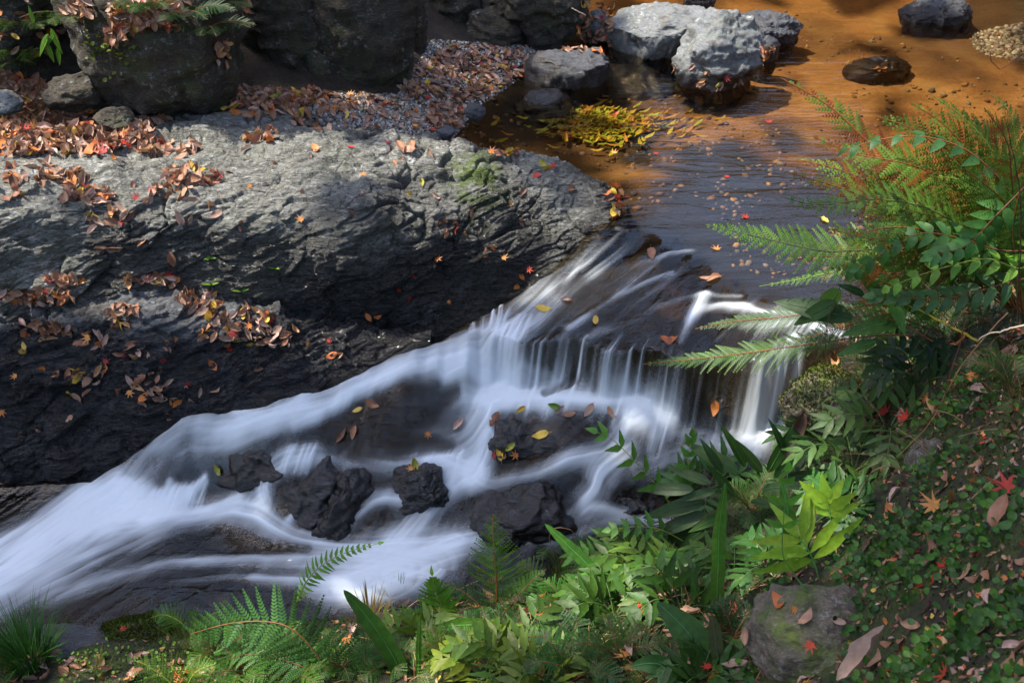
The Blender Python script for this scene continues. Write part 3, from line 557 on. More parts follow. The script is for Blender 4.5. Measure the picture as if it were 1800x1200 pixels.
# crown leaves taken out to let sun onto the outcrop, ferns and pool
def opened(C, poly, zz, thr):
    g = C-np.array(SUN)*((C[:, 2:]-zz)/SUN.z); d = g-np.array((0, 0, CH)); f = d[:, 1]*cp-d[:, 2]*sp; px = 900+FPX*d[:, 0]/f; py = 600-FPX*(d[:, 1]*sp+d[:, 2]*cp)/f
    ins = np.zeros(len(C), bool); j = len(poly)-1
    for i in range(len(poly)):
        (xi, yi), (xj, yj) = poly[i], poly[j]; ins ^= ((yi > py) != (yj > py)) & (px < (xj-xi)*(py-yi)/(yj-yi+1e-9)+xi); j = i
    return ins & (f > 0) & (fbm(g*2.2, 2, 12) < thr)
kill = opened(C, [(-300,255),(150,260),(300,205),(560,205),(880,262),(1100,350),(1000,440),(700,450),(450,470),(150,470),(-300,470)], .12, .28)
kill |= opened(C, [(1150,100),(1850,60),(1850,640),(1500,640),(1420,610),(1100,600)], .3, .9) | opened(C, [(1230,800),(1540,800),(1540,1050),(1230,1080)], .1, .5) | opened(C, [(500,900),(1250,1000),(1250,1200),(200,1200),(200,1080)], -.3, .06)
kill |= opened(C, [(850,-60),(1900,-60),(1900,220),(1100,360),(1020,240),(900,90)], 0., .22)
C = C[~kill]; sz = sz[~kill]
A = unit(len(C)); B = np.cross(A, unit(len(C))); B /= np.linalg.norm(B, axis=1)[:, None]+1e-9
o = kites(C, A*sz[:, None], B*(sz*.5)[:, None], 'forest', M_LEAF, pal(len(C), AUT)); tag(o, 'autumn forest mirrored in the pool, with unseen crowns added for shade', 'forest', kind='stuff')
# ------------------------------------------------------------------ plant parts
class MB:
    def __init__(s): s.v = []; s.f = []; s.c = []
    def quadstrip(s, rows, cols):
        b = len(s.v); k = len(rows[0])
        for r_, c_ in zip(rows, cols):
            s.v.extend(r_); s.c.extend([c_]*k)
        for i in range(len(rows)-1):
            for j in range(k-1):
                a = b+i*k+j; s.f.append((a, a+1, a+k+1, a+k))
    def build(s, name, mat, parent=None):
        if not s.v: return None
        V = np.array(s.v); o = new_mesh(name, V, s.f, mat, parent, col=np.array(s.c))
        if parent:
            M = parent
            off = Vector((0, 0, 0))
            while M: off += M.location; M = M.parent
            o.data.transform(__import__('mathutils').Matrix.Translation(-off))
        return o
def nrmz(v): return v/(np.linalg.norm(v)+1e-9)
LENS = lambda t: (math.sin(math.pi*min(1, t**.75))**.8)*(1-.25*t)+.02
STRAP = lambda t: min(1, (t/.12)**.6)*min(1, ((1-t)/.35)**.7)+.01
LANCE = lambda t: min(1, (t/.3)**.8)*(1-max(0, t-.3)/.7)**.75+.01
def jc(c, j=.12): f = 1+j*random.gauss(0, 1); return tuple(min(.9, max(.003, q*f*(1+.04*random.gauss(0, 1)))) for q in c)
def blade(mb, base, d, n, L, w, col, prof=LENS, seg=5, droop=.2, fold=.25, wave=0., wf=9, sick=0., tipc=None):
    s = nrmz(np.cross(d, n)); n = nrmz(np.cross(s, d)); rows = []; cs = []; ph = random.uniform(0, 6)
    for i in range(seg+1):
        t = i/seg; c = base+d*(L*t)-n*(droop*L*t*t)+s*(sick*L*t*t); ww = w*prof(t)*(1+wave*.6*math.sin(t*wf*6.28+ph))
        z1 = fold*ww+wave*w*.9*math.sin(t*wf*6.28+ph); z2 = fold*ww+wave*w*.9*math.sin(t*wf*6.28+ph+1.9)
        rows.append((c-s*ww+n*z1, c, c+s*ww+n*z2)); q = col if tipc is None else tuple(a+(b-a)*max(0, t-.55)/.45 for a, b in zip(col, tipc)); cs.append(q)
    mb.quadstrip(rows, cs)
def tube(mb, P, r0, r1, col, k=5):
    rows = []
    for i, p in enumerate(P):
        t = nrmz(P[min(i+1, len(P)-1)]-P[max(i-1, 0)]); a = nrmz(np.cross(t, (.3, .2, .93))); b = np.cross(t, a); r = r0+(r1-r0)*i/(len(P)-1)
        rows.append([p+r*(a*math.cos(6.2832*j/k)+b*math.sin(6.2832*j/k)) for j in range(k+1)])
    mb.quadstrip(rows, [jc(col, .08) for _ in rows])
def smooth(P, n):
    P = np.array(P); T = np.linspace(0, len(P)-1, n); i = np.clip(T.astype(int), 0, max(len(P)-2, 0)); f = (T-i)[:, None]
    p0, p1, p2, p3_ = P[np.maximum(i-1, 0)], P[i], P[np.minimum(i+1, len(P)-1)], P[np.minimum(i+2, len(P)-1)]
    return .5*(2*p1+(p2-p0)*f+(2*p0-5*p1+4*p2-p3_)*f*f+(3*p1-p0-3*p2+p3_)*f**3)
DG, MG, BG, YG, BR, RU = (.022, .075, .022), (.045, .15, .028), (.13, .33, .04), (.20, .26, .03), (.13, .055, .025), (.20, .075, .02)
def FERNY(t): return min(1, (max(t, .01)/.3)**.7)*(1-max(0, t-.3)/.7)**.8
def frond(parent, P, kind='fine', L=.09, npin=22, col=MG, stem=BR, t0=.18, pw=None, hint=(0, -.55, .85), droop=.25, ang=.35, env=FERNY, r=.0022, jit=.08, tipc=None, miss=.0, sides=(1, -1)):
    P = smooth(P, 30); m = MB(); st = MB(); tube(st, P, r, r*.35, stem)
    h = nrmz(np.array(hint)+.18*rng.normal(size=3)); cum = np.concatenate([[0], np.cumsum(np.linalg.norm(np.diff(P, axis=0), axis=1))]); flen = cum[-1]; cum /= cum[-1]
    for i in range(npin):
        t = t0+(1-t0)*(i+.5)/npin; u = (t-t0)/(1-t0)
        c = np.array([np.interp(t, cum, P[:, k]) for k in range(3)]); c2 = np.array([np.interp(min(1, t+.03), cum, P[:, k]) for k in range(3)]); c1 = np.array([np.interp(max(0, t-.03), cum, P[:, k]) for k in range(3)])
        tg = nrmz(c2-c1); s = nrmz(np.cross(tg, h)); n = np.cross(s, tg)
        for sd in sides:
            if random.random() < miss: continue
            a = ang+.5*u+random.gauss(0, jit); l = L*env(u)*(1+.07*random.gauss(0, 1)); d = nrmz(s*sd*math.cos(a)+tg*math.sin(a)+n*random.gauss(.05, .1)); cc = jc(col)
            if tipc and random.random() < .25: cc = jc(tipc)
            if l < .006: continue
            if kind == 'fine':
                sp_ = max(.0042, L*.06); k = max(2, int(l/sp_)); s2 = nrmz(np.cross(d, n)); w0 = min((pw or .011)*1.25, .62*flen*(1-t0)/npin*(1 if L > .075 else .95))
                for j in range(k):
                    v = (j+.4)/k; b = c+d*(l*v)-n*(droop*l*v*v); w = w0*(1-v)**.6*min(1, .55+L*env(u)/L); w = max(w, .003)
                    ca = jc(cc, .06)
                    for q in (1, -1):
                        e = nrmz(s2*q+d*.45-n*.15); f_ = d*(sp_*.55); i0 = len(m.v); m.v.extend((b-f_*.7, b+e*w*.6-f_*.75, b+e*w+f_*.4, b+e*w*.45+f_*.8, b+f_*.5)); m.c.extend([ca]*5); m.f.append((i0, i0+1, i0+2, i0+3, i0+4) if q < 0 else (i0+4, i0+3, i0+2, i0+1, i0))
                pass
            elif kind == 'lobed': blade(m, c, d, n, l, pw or l*.16, cc, LANCE, 12, droop, .15, .16, 5.5, .1*sd)
            elif kind == 'broad': blade(m, c, d, n, l, (pw or l*.24)*(.7+.3*env(u)), cc, LENS, 8, droop, .2, .03, 3, .22*-sd)
            elif kind == 'lance': blade(m, c, d, n, l, (pw or l*.13), cc, LANCE, 12, droop, .2, .10, 4, .05*sd)
    if kind in ('lance', 'broad', 'lobed'):
        tg = nrmz(P[-1]-P[-3]); blade(m, P[-1], tg, nrmz(np.cross(np.cross(tg, h), tg)), L*.8*max(env(.8), .5), (pw or L*.14), jc(col), LANCE, 9, droop, .2, .08, 4)
    o = m.build('frond', M_LEAF, parent); st.build('stem', M_STEM, o); return o
bpy.context.view_layer.update(); DEP = bpy.context.evaluated_depsgraph_get()
def surf(px, py, water=False):
    d = Vector(ray(px, py)).normalized(); org = Vector((0, 0, CH))
    for _ in range(6):
        ok, loc, nor, idx, ob, mt = SC.ray_cast(DEP, org, d)
        if not ok: return None
        if (ob.name.startswith('water') and not water) or ob.name.startswith('forest'): org = loc+d*.002; continue
        return np.array(loc), np.array(nor if nor.dot(d) < 0 else -nor), ob.name
    return None
def down(x, y):
    org = Vector((x, y, 1.9)); 
    for _ in range(6):
        ok, loc, nor, idx, ob, mt = SC.ray_cast(DEP, org, Vector((0, 0, -1)))
        if not ok: return None
        if ob.name.startswith(('water', 'forest')): org = loc-Vector((0, 0, .002)); continue
        return np.array(loc), np.array(nor), ob.name
def path(px, dY, Y0=None):
    """image points from base to tip, the depth running from the base's ground to base+dY"""
    if Y0 is None: Y0 = surf(*px[0])[0][1]
    q = np.array(px, float); c = np.concatenate([[0], np.cumsum(np.hypot(*np.diff(q, axis=0).T))]); c /= c[-1]
    return [PY(a, b, Y0+dY*t) for (a, b), t in zip(px, c)]
def plant(name, label, cat, base, group=None):
    return tag(empty(name, base), label, cat, group)
FG = 'ferns on the near bank'
def fern(label, fronds, name='fern', cat='fern', group=FG):
    base = Vector(fronds[0][0][0]); t = plant(name, label, cat, base, group)
    for P, kw in fronds: frond(t, P, **kw)
    return t
# the big fern leaning over the pool at the right
Yb = 2.62
def pf(px, Y0, Y1): return path(px, Y1-Y0, Y0)
fern('large fern with rusty stems arching out over the golden pool', [
 (pf([(1795,560),(1700,450),(1600,380),(1500,330),(1420,320)], 2.48, 2.58), dict(L=0.13, npin=32, col=(.11,.23,.04), stem=RU, r=.003, tipc=(.2,.1,.02))),
 (pf([(1795,560),(1690,490),(1580,460),(1480,450),(1400,455)], 2.48, 2.6), dict(L=0.12, npin=30, col=(.10,.22,.04), stem=RU, r=.003, tipc=(.2,.1,.02))),
 (pf([(1795,540),(1760,380),(1710,280),(1660,220),(1600,180)], 2.48, 2.6), dict(L=0.13, npin=30, col=(.11,.24,.045), stem=RU, r=.003, tipc=(.2,.1,.02))),
 (pf([(1800,520),(1780,330),(1770,250),(1730,190)], 2.48, 2.45), dict(L=0.12, npin=28, col=(.12,.25,.05), stem=RU, r=.003, tipc=(.2,.1,.02))),
 (pf([(1800,560),(1690,420),(1590,350),(1480,300),(1400,280)], 2.48, 2.66), dict(L=0.12, npin=30, col=(.12,.22,.035), stem=RU, r=.003, tipc=(.2,.1,.02))),
 (pf([(1800,570),(1730,540),(1640,520),(1560,530),(1480,545)], 2.48, 2.5), dict(L=0.11, npin=26, col=(.07,.19,.035), stem=RU, r=.003, tipc=(.2,.1,.02))),
 (pf([(1810,520),(1800,420),(1760,350),(1700,300)], 2.48, 2.36), dict(L=0.12, npin=26, col=(.11,.25,.045), stem=RU, r=.003, tipc=(.2,.1,.02))),
 (pf([(1795,560),(1740,420),(1680,330),(1600,290),(1500,270),(1430,240)], 2.5, 2.62), dict(L=0.13, npin=32, col=(.09,.2,.04), stem=RU, r=.003, tipc=(.18,.09,.02))),
 (pf([(1800,540),(1740,390),(1690,300),(1650,260),(1600,225),(1540,205)], 2.5, 2.6), dict(L=0.12, npin=30, col=(.08,.2,.04), stem=RU, r=.003, tipc=(.18,.09,.02))),
 (pf([(1800,540),(1780,400),(1760,300),(1720,230),(1690,195)], 2.5, 2.6), dict(L=0.12, npin=28, col=(.10,.23,.05), stem=YG, r=.003, tipc=(.18,.09,.02))),
 (pf([(1800,540),(1810,400),(1815,300),(1800,220)], 2.5, 2.55), dict(L=0.13, npin=28, col=(.09,.22,.05), stem=RU, r=.003, tipc=(.18,.09,.02))),
 (pf([(1795,560),(1700,470),(1620,430),(1530,420),(1450,400)], 2.5, 2.55), dict(L=0.11, npin=28, col=(.10,.2,.03), stem=RU, r=.003, tipc=(.18,.09,.02))),
 (pf([(1795,560),(1720,500),(1640,480),(1540,480),(1460,470)], 2.5, 2.5), dict(L=0.12, npin=28, col=(.06,.18,.035), stem=RU, r=.003, tipc=(.18,.09,.02))),
 (pf([(1795,560),(1740,440),(1670,390),(1590,370),(1520,370)], 2.5, 2.5), dict(L=0.12, npin=28, col=(.09,.22,.04), stem=RU, r=.003, tipc=(.18,.09,.02))),
 (pf([(1795,560),(1770,420),(1740,350),(1700,320),(1650,310)], 2.5, 2.42), dict(L=0.11, npin=26, col=(.10,.24,.05), stem=YG, r=.003, tipc=(.18,.09,.02))),
 (pf([(1790,560),(1700,420),(1600,320),(1520,245),(1455,185),(1372,137)], 2.5, 2.75), dict(L=.13, npin=34, col=(.08,.2,.035), stem=RU, miss=.25, r=.004, tipc=(.16,.05,.02), ang=.5, t0=.12)),
 (pf([(1800,520),(1785,360),(1740,260),(1690,205),(1640,168)], 2.5, 2.6), dict(L=.11, npin=26, col=(.09,.23,.05), stem=YG, r=.003)),
 (pf([(1790,540),(1660,420),(1540,355),(1460,325),(1378,302)], 2.5, 2.55), dict(L=.10, npin=28, col=(.16,.17,.03), stem=RU, tipc=(.18,.07,.02), miss=.1, r=.003)),
 (pf([(1790,545),(1700,480),(1600,440),(1500,440),(1440,440),(1330,415),(1240,395)], 2.5, 2.65), dict(L=.11, npin=30, col=(.08,.21,.035), stem=(.10,.12,.03), t0=.3, r=.003, pw=.013)),
 (pf([(1795,540),(1720,430),(1640,370),(1540,350),(1440,360),(1370,345)], 2.48, 2.5), dict(L=.09, npin=26, col=(.08,.2,.045), stem=(.10,.12,.03), r=.003)),
 (pf([(1800,560),(1770,430),(1720,330),(1690,290),(1640,235)], 2.45, 2.5), dict(L=.10, npin=26, col=(.08,.21,.035), stem=RU, r=.003)),
 (pf([(1800,560),(1800,400),(1790,280),(1775,200),(1740,165)], 2.45, 2.55), dict(L=.10, npin=24, col=(.07,.19,.05), stem=YG, r=.003)),
 (pf([(1800,570),(1740,470),(1640,410),(1560,400),(1480,420)], 2.45, 2.45), dict(L=.11, npin=24, col=(.06,.17,.035), stem=RU, r=.003)),
 (pf([(1800,560),(1760,490),(1690,430),(1600,380),(1530,300)], 2.47, 2.55), dict(L=.10, npin=24, col=(.06,.17,.03), stem=RU, r=.003, tipc=(.16,.06,.02))),
 (pf([(1800,560),(1790,480),(1780,400),(1800,310)], 2.4, 2.4), dict(L=.10, npin=22, col=(.07,.2,.04), stem=RU, r=.003))])
fern('broad leaflet holly fern in front of the rusty stemmed fern', [
 (pf([(1830,420),(1770,330),(1700,265),(1620,240),(1550,245),(1490,262)], 2.42, 2.5), dict(kind='broad', L=.062, npin=11, pw=.015, col=(.03,.11,.045), stem=RU, r=.003, droop=.5, env=lambda t: .9-.35*t, ang=.15, t0=.1)),
 (pf([(1840,400),(1800,470),(1735,455),(1660,470),(1600,490),(1565,505)], 2.35, 2.4), dict(kind='broad', L=.055, npin=9, pw=.013, col=(.12,.32,.05), stem=YG, r=.0025, droop=.4, env=lambda t: 1-.4*t, ang=.2, t0=.05)),
 (pf([(1830,440),(1760,440),(1690,420),(1620,410),(1560,440),(1500,480)], 2.38, 2.45), dict(kind='broad', L=.06, npin=10, pw=.014, col=(.045,.16,.05), stem=BR, r=.0025, droop=.4, env=lambda t: 1-.4*t)),
 (pf([(1840,480),(1760,500),(1690,520),(1610,525),(1540,520)], 2.35, 2.4), dict(kind='broad', L=.06, npin=10, pw=.014, col=(.035,.12,.04), stem=BR, r=.0025, droop=.4, env=lambda t: 1-.4*t)),
 (pf([(1800,330),(1750,380),(1700,430),(1640,450)], 2.38, 2.35), dict(kind='broad', L=.06, npin=8, pw=.014, col=(.05,.18,.05), stem=BR, r=.0025, droop=.4, env=lambda t: 1-.4*t))], 'holly_fern', 'fern')
fern('fern with long fronds drooping over the water curtain', [
 (pf([(1640,590),(1540,590),(1420,605),(1300,622),(1210,632),(1130,640)], 2.5, 2.72), dict(L=.10, npin=36, col=(.045,.13,.025), stem=RU, t0=.25, r=.003, ang=.6, hint=(0,-.35,.95))),
 (pf([(1650,585),(1540,545),(1450,548),(1370,558),(1290,565),(1222,578)], 2.52, 2.76), dict(L=.08, npin=34, col=(.035,.10,.022), stem=RU, t0=.25, r=.003, ang=.6)),
 (pf([(1650,580),(1560,500),(1480,478),(1410,490),(1335,503)], 2.52, 2.75), dict(L=.04, npin=24, col=(.05,.15,.03), stem=YG, t0=.3, r=.0025)),
 (pf([(1640,600),(1560,560),(1480,575),(1400,600)], 2.45, 2.6), dict(L=.07, npin=22, col=(.03,.10,.022), stem=RU, r=.003))])
MBc = [(.028,.085,.03), (.05,.15,.035), (.07,.2,.04)]
def leafspray(label, name, leaves, Y0s, cols, pw, cat, wave=.02, group=None, prof=LENS, stem=BR, base=None):
    """separate blades given by image base and tip"""
    P0 = [PY(*l[0], Y0s) for l in leaves]; b = P0[0] if base is None else base; t = plant(name, label, cat, Vector(b), group)
    for l, p in zip(leaves, P0):
        q = PY(*l[1], Y0s+l[2]); d = q-p; L = np.linalg.norm(d); d /= L; m = MB(); h = nrmz(np.array((random.gauss(0, .25), -.6, .8)))
        col = jc(random.choice(cols)); n = nrmz(np.cross(np.cross(d, h), d)); dr = random.uniform(.04, .2)
        blade(m, p, nrmz(d+n*dr), n, L, pw*L if pw < 1 else pw/100, col, prof, 16, dr, .22, wave, 5)
        o = m.build('leaf', M_LEAF, t)
        if o:
            sm = MB(); tube(sm, [p+n*.001+d*(L*k/6)+n*(dr*L*(k/6)*(1-k/6))+n*.0008 for k in range(7)], .0012, .0004, tuple(min(1, c*1.7) for c in col), 4); sm.build('midrib', M_STEM, o)
    return t
leafspray('broad dark blades crossing between the two drooping fern fronds', 'broadleaf_plant', [((1500,560),(1360,530),.1),((1470,530),(1395,572),.05),((1480,510),(1430,565),.1),((1520,520),(1470,500),.0),((1560,540),(1500,470),.05),((1590,560),(1480,590),0.),((1560,500),(1590,590),-.1),((1640,560),(1560,520),0.),((1540,600),(1470,625),0.)], 2.5, MBc, .16, 'leafy plant')
# near bank: plants singled out
fern('bright yellow green ribbon fern with a hand of long leaflets in the sun', [
 (path([(1440,1020),(1432,990),(1420,965),(1405,945)], .05), dict(kind='lance', L=.17, npin=4, col=(.24,.50,.06), stem=(.10,.25,.05), pw=.017, t0=.4, ang=.25, env=lambda t: 1-.2*t, droop=.1)),
 (path([(1470,985),(1462,930),(1458,890),(1456,880)], .06), dict(kind='lance', L=.10, npin=3, col=(.24,.50,.06), stem=(.10,.25,.05), pw=.016, t0=.7, ang=.5, env=lambda t: 1-.1*t, droop=.05)),
 (path([(1420,1040),(1390,1000),(1375,960),(1385,830)], .05), dict(kind='lance', L=.07, npin=3, col=(.1,.3,.05), stem=(.10,.25,.05), pw=.010, t0=.5, droop=.1))], 'ribbon_fern', 'fern')
def strap(label, px, dY, w, col, Y0=None, wave=.12, wf=7, tipc=None, fold=.25, curve=0.):
    P = smooth(path(px, dY, Y0), 28); t = plant('strap_fern', label, 'fern', Vector(P[0]), 'strap leaved ferns'); m = MB(); h = np.array((random.gauss(0, .15), -.8, .6)); rows = []; cs = []
    for i, p in enumerate(P):
        u = i/27; tg = nrmz(P[min(i+1, 27)]-P[max(i-1, 0)]); s = nrmz(np.cross(tg, h)); n = np.cross(s, tg); ww = w*STRAP(u)*(1+wave*.5*math.sin(u*wf*6.28)); z1 = wave*w*math.sin(u*wf*6.28); z2 = wave*w*math.sin(u*wf*6.28+2)
        rows.append((p-s*ww+n*(fold*ww+z1), p-s*ww*.5+n*(fold*ww*.4+z1*.3), p, p+s*ww*.5+n*(fold*ww*.4+z2*.3), p+s*ww+n*(fold*ww+z2))); cs.append(jc(col if not tipc or u < .7 else tipc, .05))
    m.quadstrip(rows, cs); o = m.build('leaf', M_LEAF, t); sm = MB(); tube(sm, [p+np.array((0, -.0012, .0012)) for p in P], .0018, .0005, tuple(min(1, c*1.8) for c in col), 4); sm.build('midrib', M_STEM, o)
strap('tall upright wavy edged strap leaf standing beside the bright ribbon fern', [(1258,1085),(1262,1000),(1264,930),(1275,848)], .0, .0175, (.08,.24,.05))
strap('dark broad strap leaf leaning left at the bottom, its tip over the foam', [(725,1230),(690,1150),(650,1090),(604,1036)], .1, .026, (.03,.11,.02), 1.95, .05)
strap('narrow green strap leaf rising beside the dark broad one', [(735,1230),(736,1150),(738,1080)], .0, .008, (.07,.2,.03), 1.95, .1)
strap('wavy strap leaf pointing left below the rusty stalked fern', [(905,1118),(860,1100),(810,1098),(765,1102)], .0, .021, (.07,.23,.04), None, .06)
strap('purple spotted strap leaf slanting up left of the leafy shrub', [(1085,1060),(1040,1000),(1000,960),(958,920)], .1, .018, (.055,.19,.04), None, .08, 9, (.06,.2,.04))
strap('pale grey green broad blade at the foot of the upright strap leaf', [(1255,1170),(1225,1130),(1195,1095),(1155,1058)], .05, .034, (.075,.19,.09), None, .02)
strap('second pale broad blade lying low left of the upright strap leaf', [(1240,1190),(1200,1180),(1150,1165),(1110,1170)], .0, .024, (.05,.16,.06), None, .03)
strap('short upright blade in the middle of the pale broad blades', [(1262,1175),(1258,1130),(1250,1080)], .0, .016, (.10,.14,.09), None, .03)
strap('dull strap leaf half hidden behind the bright ribbon fern', [(1395,1000),(1390,950),(1385,900),(1372,845)], .08, .018, (.07,.22,.06), None, .1)
fern('upright fern with a rusty stalk and a dead leaf caught on it', [
 (path([(876,1100),(874,1060),(872,1010),(868,960),(866,905)], .03), dict(L=.105, npin=24, col=(.085,.24,.045), stem=RU, t0=.15, r=.0028, ang=.25, hint=(0,-.9,.45), droop=.3)),
 (path([(880,1100),(900,1060),(935,1020),(960,1000)], .05), dict(L=.055, npin=18, col=MG, stem=BR)),
 (path([(878,1100),(850,1070),(815,1040),(775,1025)], .05), dict(L=.055, npin=18, col=DG, stem=BR))])
fern('light green feathery fern left of the rusty stalked fern', [
 (path([(790,1110),(780,1080),(768,1050),(760,1012)], .03), dict(L=.085, npin=26, col=(.10,.28,.04), stem=YG, t0=.1, kind='lobed', pw=.006, droop=.3, hint=(0,-.8,.6))),
 (path([(786,1110),(750,1090),(720,1080),(700,1085)], .0), dict(L=.05, npin=18, col=(.09,.26,.035), stem=YG, kind='lobed', pw=.005))])
fern('dark fern with an arching brown stem at the bottom left', [
 (path([(610,1260),(570,1170),(520,1110),(470,1092),(400,1096),(335,1114)], .12, 1.98), dict(L=.15, npin=24, col=(.05,.17,.05), stem=(.22,.10,.03), t0=.12, r=.003, ang=.2, hint=(0,-.75,.65), env=lambda t: 1-.75*t**1.5, pw=.013, droop=.1)),
 (path([(600,1260),(560,1190),(500,1160),(430,1150),(380,1170)], .1, 1.95), dict(L=.09, npin=18, col=(.05,.16,.05), stem=BR, pw=.012)),
 (path([(620,1260),(640,1180),(640,1120),(630,1080)], .1, 1.95), dict(L=.09, npin=18, col=(.04,.14,.04), stem=BR, pw=.012))])
fern('thin bright fern frond reaching right against the white water', [
 (path([(520,1062),(540,1020),(570,990),(610,970),(664,955)], .0, 2.12), dict(L=.045, npin=20, col=(.09,.28,.04), stem=YG, kind='lobed', pw=.0055, t0=.05))])
fern('yellow green fern fanning over the bottom edge left of the dark fern', [
 (path([(350,1260),(300,1200),(260,1170),(235,1160)], .05, 1.95), dict(L=.10, npin=20, col=(.08,.2,.025), stem=YG, pw=.008)),
 (path([(340,1260),(330,1210),(345,1180),(380,1165)], .05, 1.95), dict(L=.08, npin=18, col=(.09,.23,.03), stem=YG, pw=.008)),
 (path([(345,1250),(280,1230),(220,1220)], .0, 1.95), dict(L=.08, npin=18, col=(.07,.2,.03), stem=YG, pw=.008))])
fern('small fern growing on the moss covered stone', [(path([(340,1120),(320,1095),(290,1080),(265,1085)], .02), dict(L=.06, npin=16, col=(.07,.2,.03), stem=YG)), (path([(340,1120),(345,1090),(340,1070)], .02), dict(L=.05, npin=14, col=(.07,.2,.03), stem=YG))])
leafspray('glossy dark shrub with lance leaves overhanging the rapids', 'leafy_shrub', [((1240,880),(1130,910),.05),((1250,850),(1170,820),.08),((1260,860),(1190,880),.0),((1300,830),(1200,775),.1),((1310,820),(1265,745),.05),((1340,830),(1290,770),.05),((1350,830),(1395,745),.05),((1360,840),(1430,780),.0),((1340,860),(1420,850),-.05),((1320,880),(1390,900),-.08),((1280,900),(1210,935),-.05),((1300,910),(1340,940),-.1),
 ((1240,900),(1150,945),.0),((1250,920),(1190,965),-.05),((1220,860),(1120,860),.05),((1380,840),(1460,830),0.),((1400,860),(1470,880),-.05),((1380,800),(1350,735),.05),((1270,830),(1230,770),.05),((1290,870),(1240,815),.05),((1350,880),(1410,935),-.1),((1230,930),(1110,985),0.)], 2.42, [(.016,.05,.014),(.022,.07,.016),(.03,.09,.02),(.035,.10,.025)], .125, 'shrub', .01)
fern('pale green spiny leaflet fern left of the leafy shrub', [
 (path([(1190,905),(1160,860),(1120,815),(1080,775),(1052,760)], .05, 2.45), dict(kind='lance', L=.075, npin=5, col=(.085,.27,.05), stem=YG, pw=.012, t0=.25, env=lambda t: 1-.4*t, ang=.4)),
 (path([(1215,890),(1212,850),(1210,810),(1216,768)], .05, 2.45), dict(kind='lance', L=.06, npin=4, col=(.07,.24,.05), stem=YG, pw=.011, t0=.25, ang=.6, env=lambda t: 1-.4*t)),
 (path([(1200,950),(1160,930),(1120,925),(1075,930)], .0, 2.4), dict(kind='lance', L=.06, npin=5, col=(.06,.2,.04), stem=YG, pw=.011, t0=.25, env=lambda t: 1-.4*t))], 'ribbon_fern')
# looser plants: arching fronds round a crown on the ground
def tuft(label, px, py, n, Lf, kw, name='fern', cat='fern', spread=.75, rise=.6, az0=None, azs=math.pi, base=None, group=FG):
    b = surf(px, py)[0] if base is None else np.array(base); fr = []
    for i in range(n):
        a = (az0 if az0 is not None else 0)+random.uniform(-azs, azs) if az0 is not None else 6.283*(i+random.uniform(-.3, .3))/n; l = Lf*random.uniform(.75, 1.15); e = rise*random.uniform(.7, 1.2); h = np.array((math.cos(a), math.sin(a), 0))
        P = [b, b+h*l*.3*spread+np.array((0, 0, l*e*.55)), b+h*l*.7*spread+np.array((0, 0, l*e*.8)), b+h*l*1.05*spread+np.array((0, 0, l*e*.62))]
        k = dict(kw); k['hint'] = (.3*h[0], .3*h[1]-.25, .9); fr.append((P, k))
    return fern(label, fr, name, cat, group)
RIB = lambda c, L=.09, pw=.011, n=5: dict(kind='lance', L=L, npin=n, col=c, stem=(.09,.16,.04), pw=pw, t0=.3, env=lambda t: 1-.35*t, ang=.45, droop=.15)
FIN = lambda c, L=.06, n=18: dict(L=L, npin=n, col=c, stem=BR)
TF = [('ribbon fern at the water edge just left of the leafy shrub',1075,1010,5,.20,RIB((0.046,0.163,0.033))),('fine fern in front of the purple spotted strap leaf',1000,1080,6,.2,FIN((0.039,0.161,0.027))),
 ('dense fine fern right of the rusty stalked fern',960,1040,5,.18,FIN((0.063,0.145,0.026))),('ribbon fern at the bottom edge below the rusty stalked fern',900,1175,6,.2,RIB((0.067,0.167,0.029))),('fine fern at the bottom edge right of the dark strap leaf',800,1175,6,.18,FIN((0.059,0.144,0.024))),
 ('light ribbon fern behind the pale broad blades',1160,1030,6,.18,RIB((0.101,0.228,0.046))),('low fine fern at the bottom below the pale broad blades',1090,1165,6,.18,FIN((0.058,0.133,0.029))),('ribbon fern under the upright strap leaf',1290,1010,5,.15,RIB((0.064,0.160,0.036))),
 ('small fine fern between the ribbon ferns at bottom centre',1000,1150,6,.15,FIN((0.031,0.102,0.036))),('fine fern below the leafy shrub',1130,985,6,.15,FIN((0.018,0.071,0.016))),('fine dark fern beside the dark strap leaf',680,1175,5,.14,FIN((0.048,0.138,0.034))),
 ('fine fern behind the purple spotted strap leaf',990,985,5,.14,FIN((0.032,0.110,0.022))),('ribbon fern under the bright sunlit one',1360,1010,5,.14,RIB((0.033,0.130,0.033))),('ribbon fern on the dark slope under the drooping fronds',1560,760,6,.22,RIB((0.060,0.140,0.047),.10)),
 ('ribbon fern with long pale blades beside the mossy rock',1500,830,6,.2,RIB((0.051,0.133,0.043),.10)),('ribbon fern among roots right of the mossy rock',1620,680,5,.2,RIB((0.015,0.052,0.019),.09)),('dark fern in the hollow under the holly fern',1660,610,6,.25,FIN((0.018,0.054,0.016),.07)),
 ('fern at the right edge above the leafy slope',1760,620,6,.22,FIN((0.015,0.046,0.014),.06)),('yellowish ribbon fern at bottom centre near the bottom edge',960,1195,5,.15,RIB((0.092,0.172,0.020))),('ribbon fern just above the bottom edge left of the half buried boulder',1230,1195,6,.14,RIB((0.041,0.124,0.033)))]
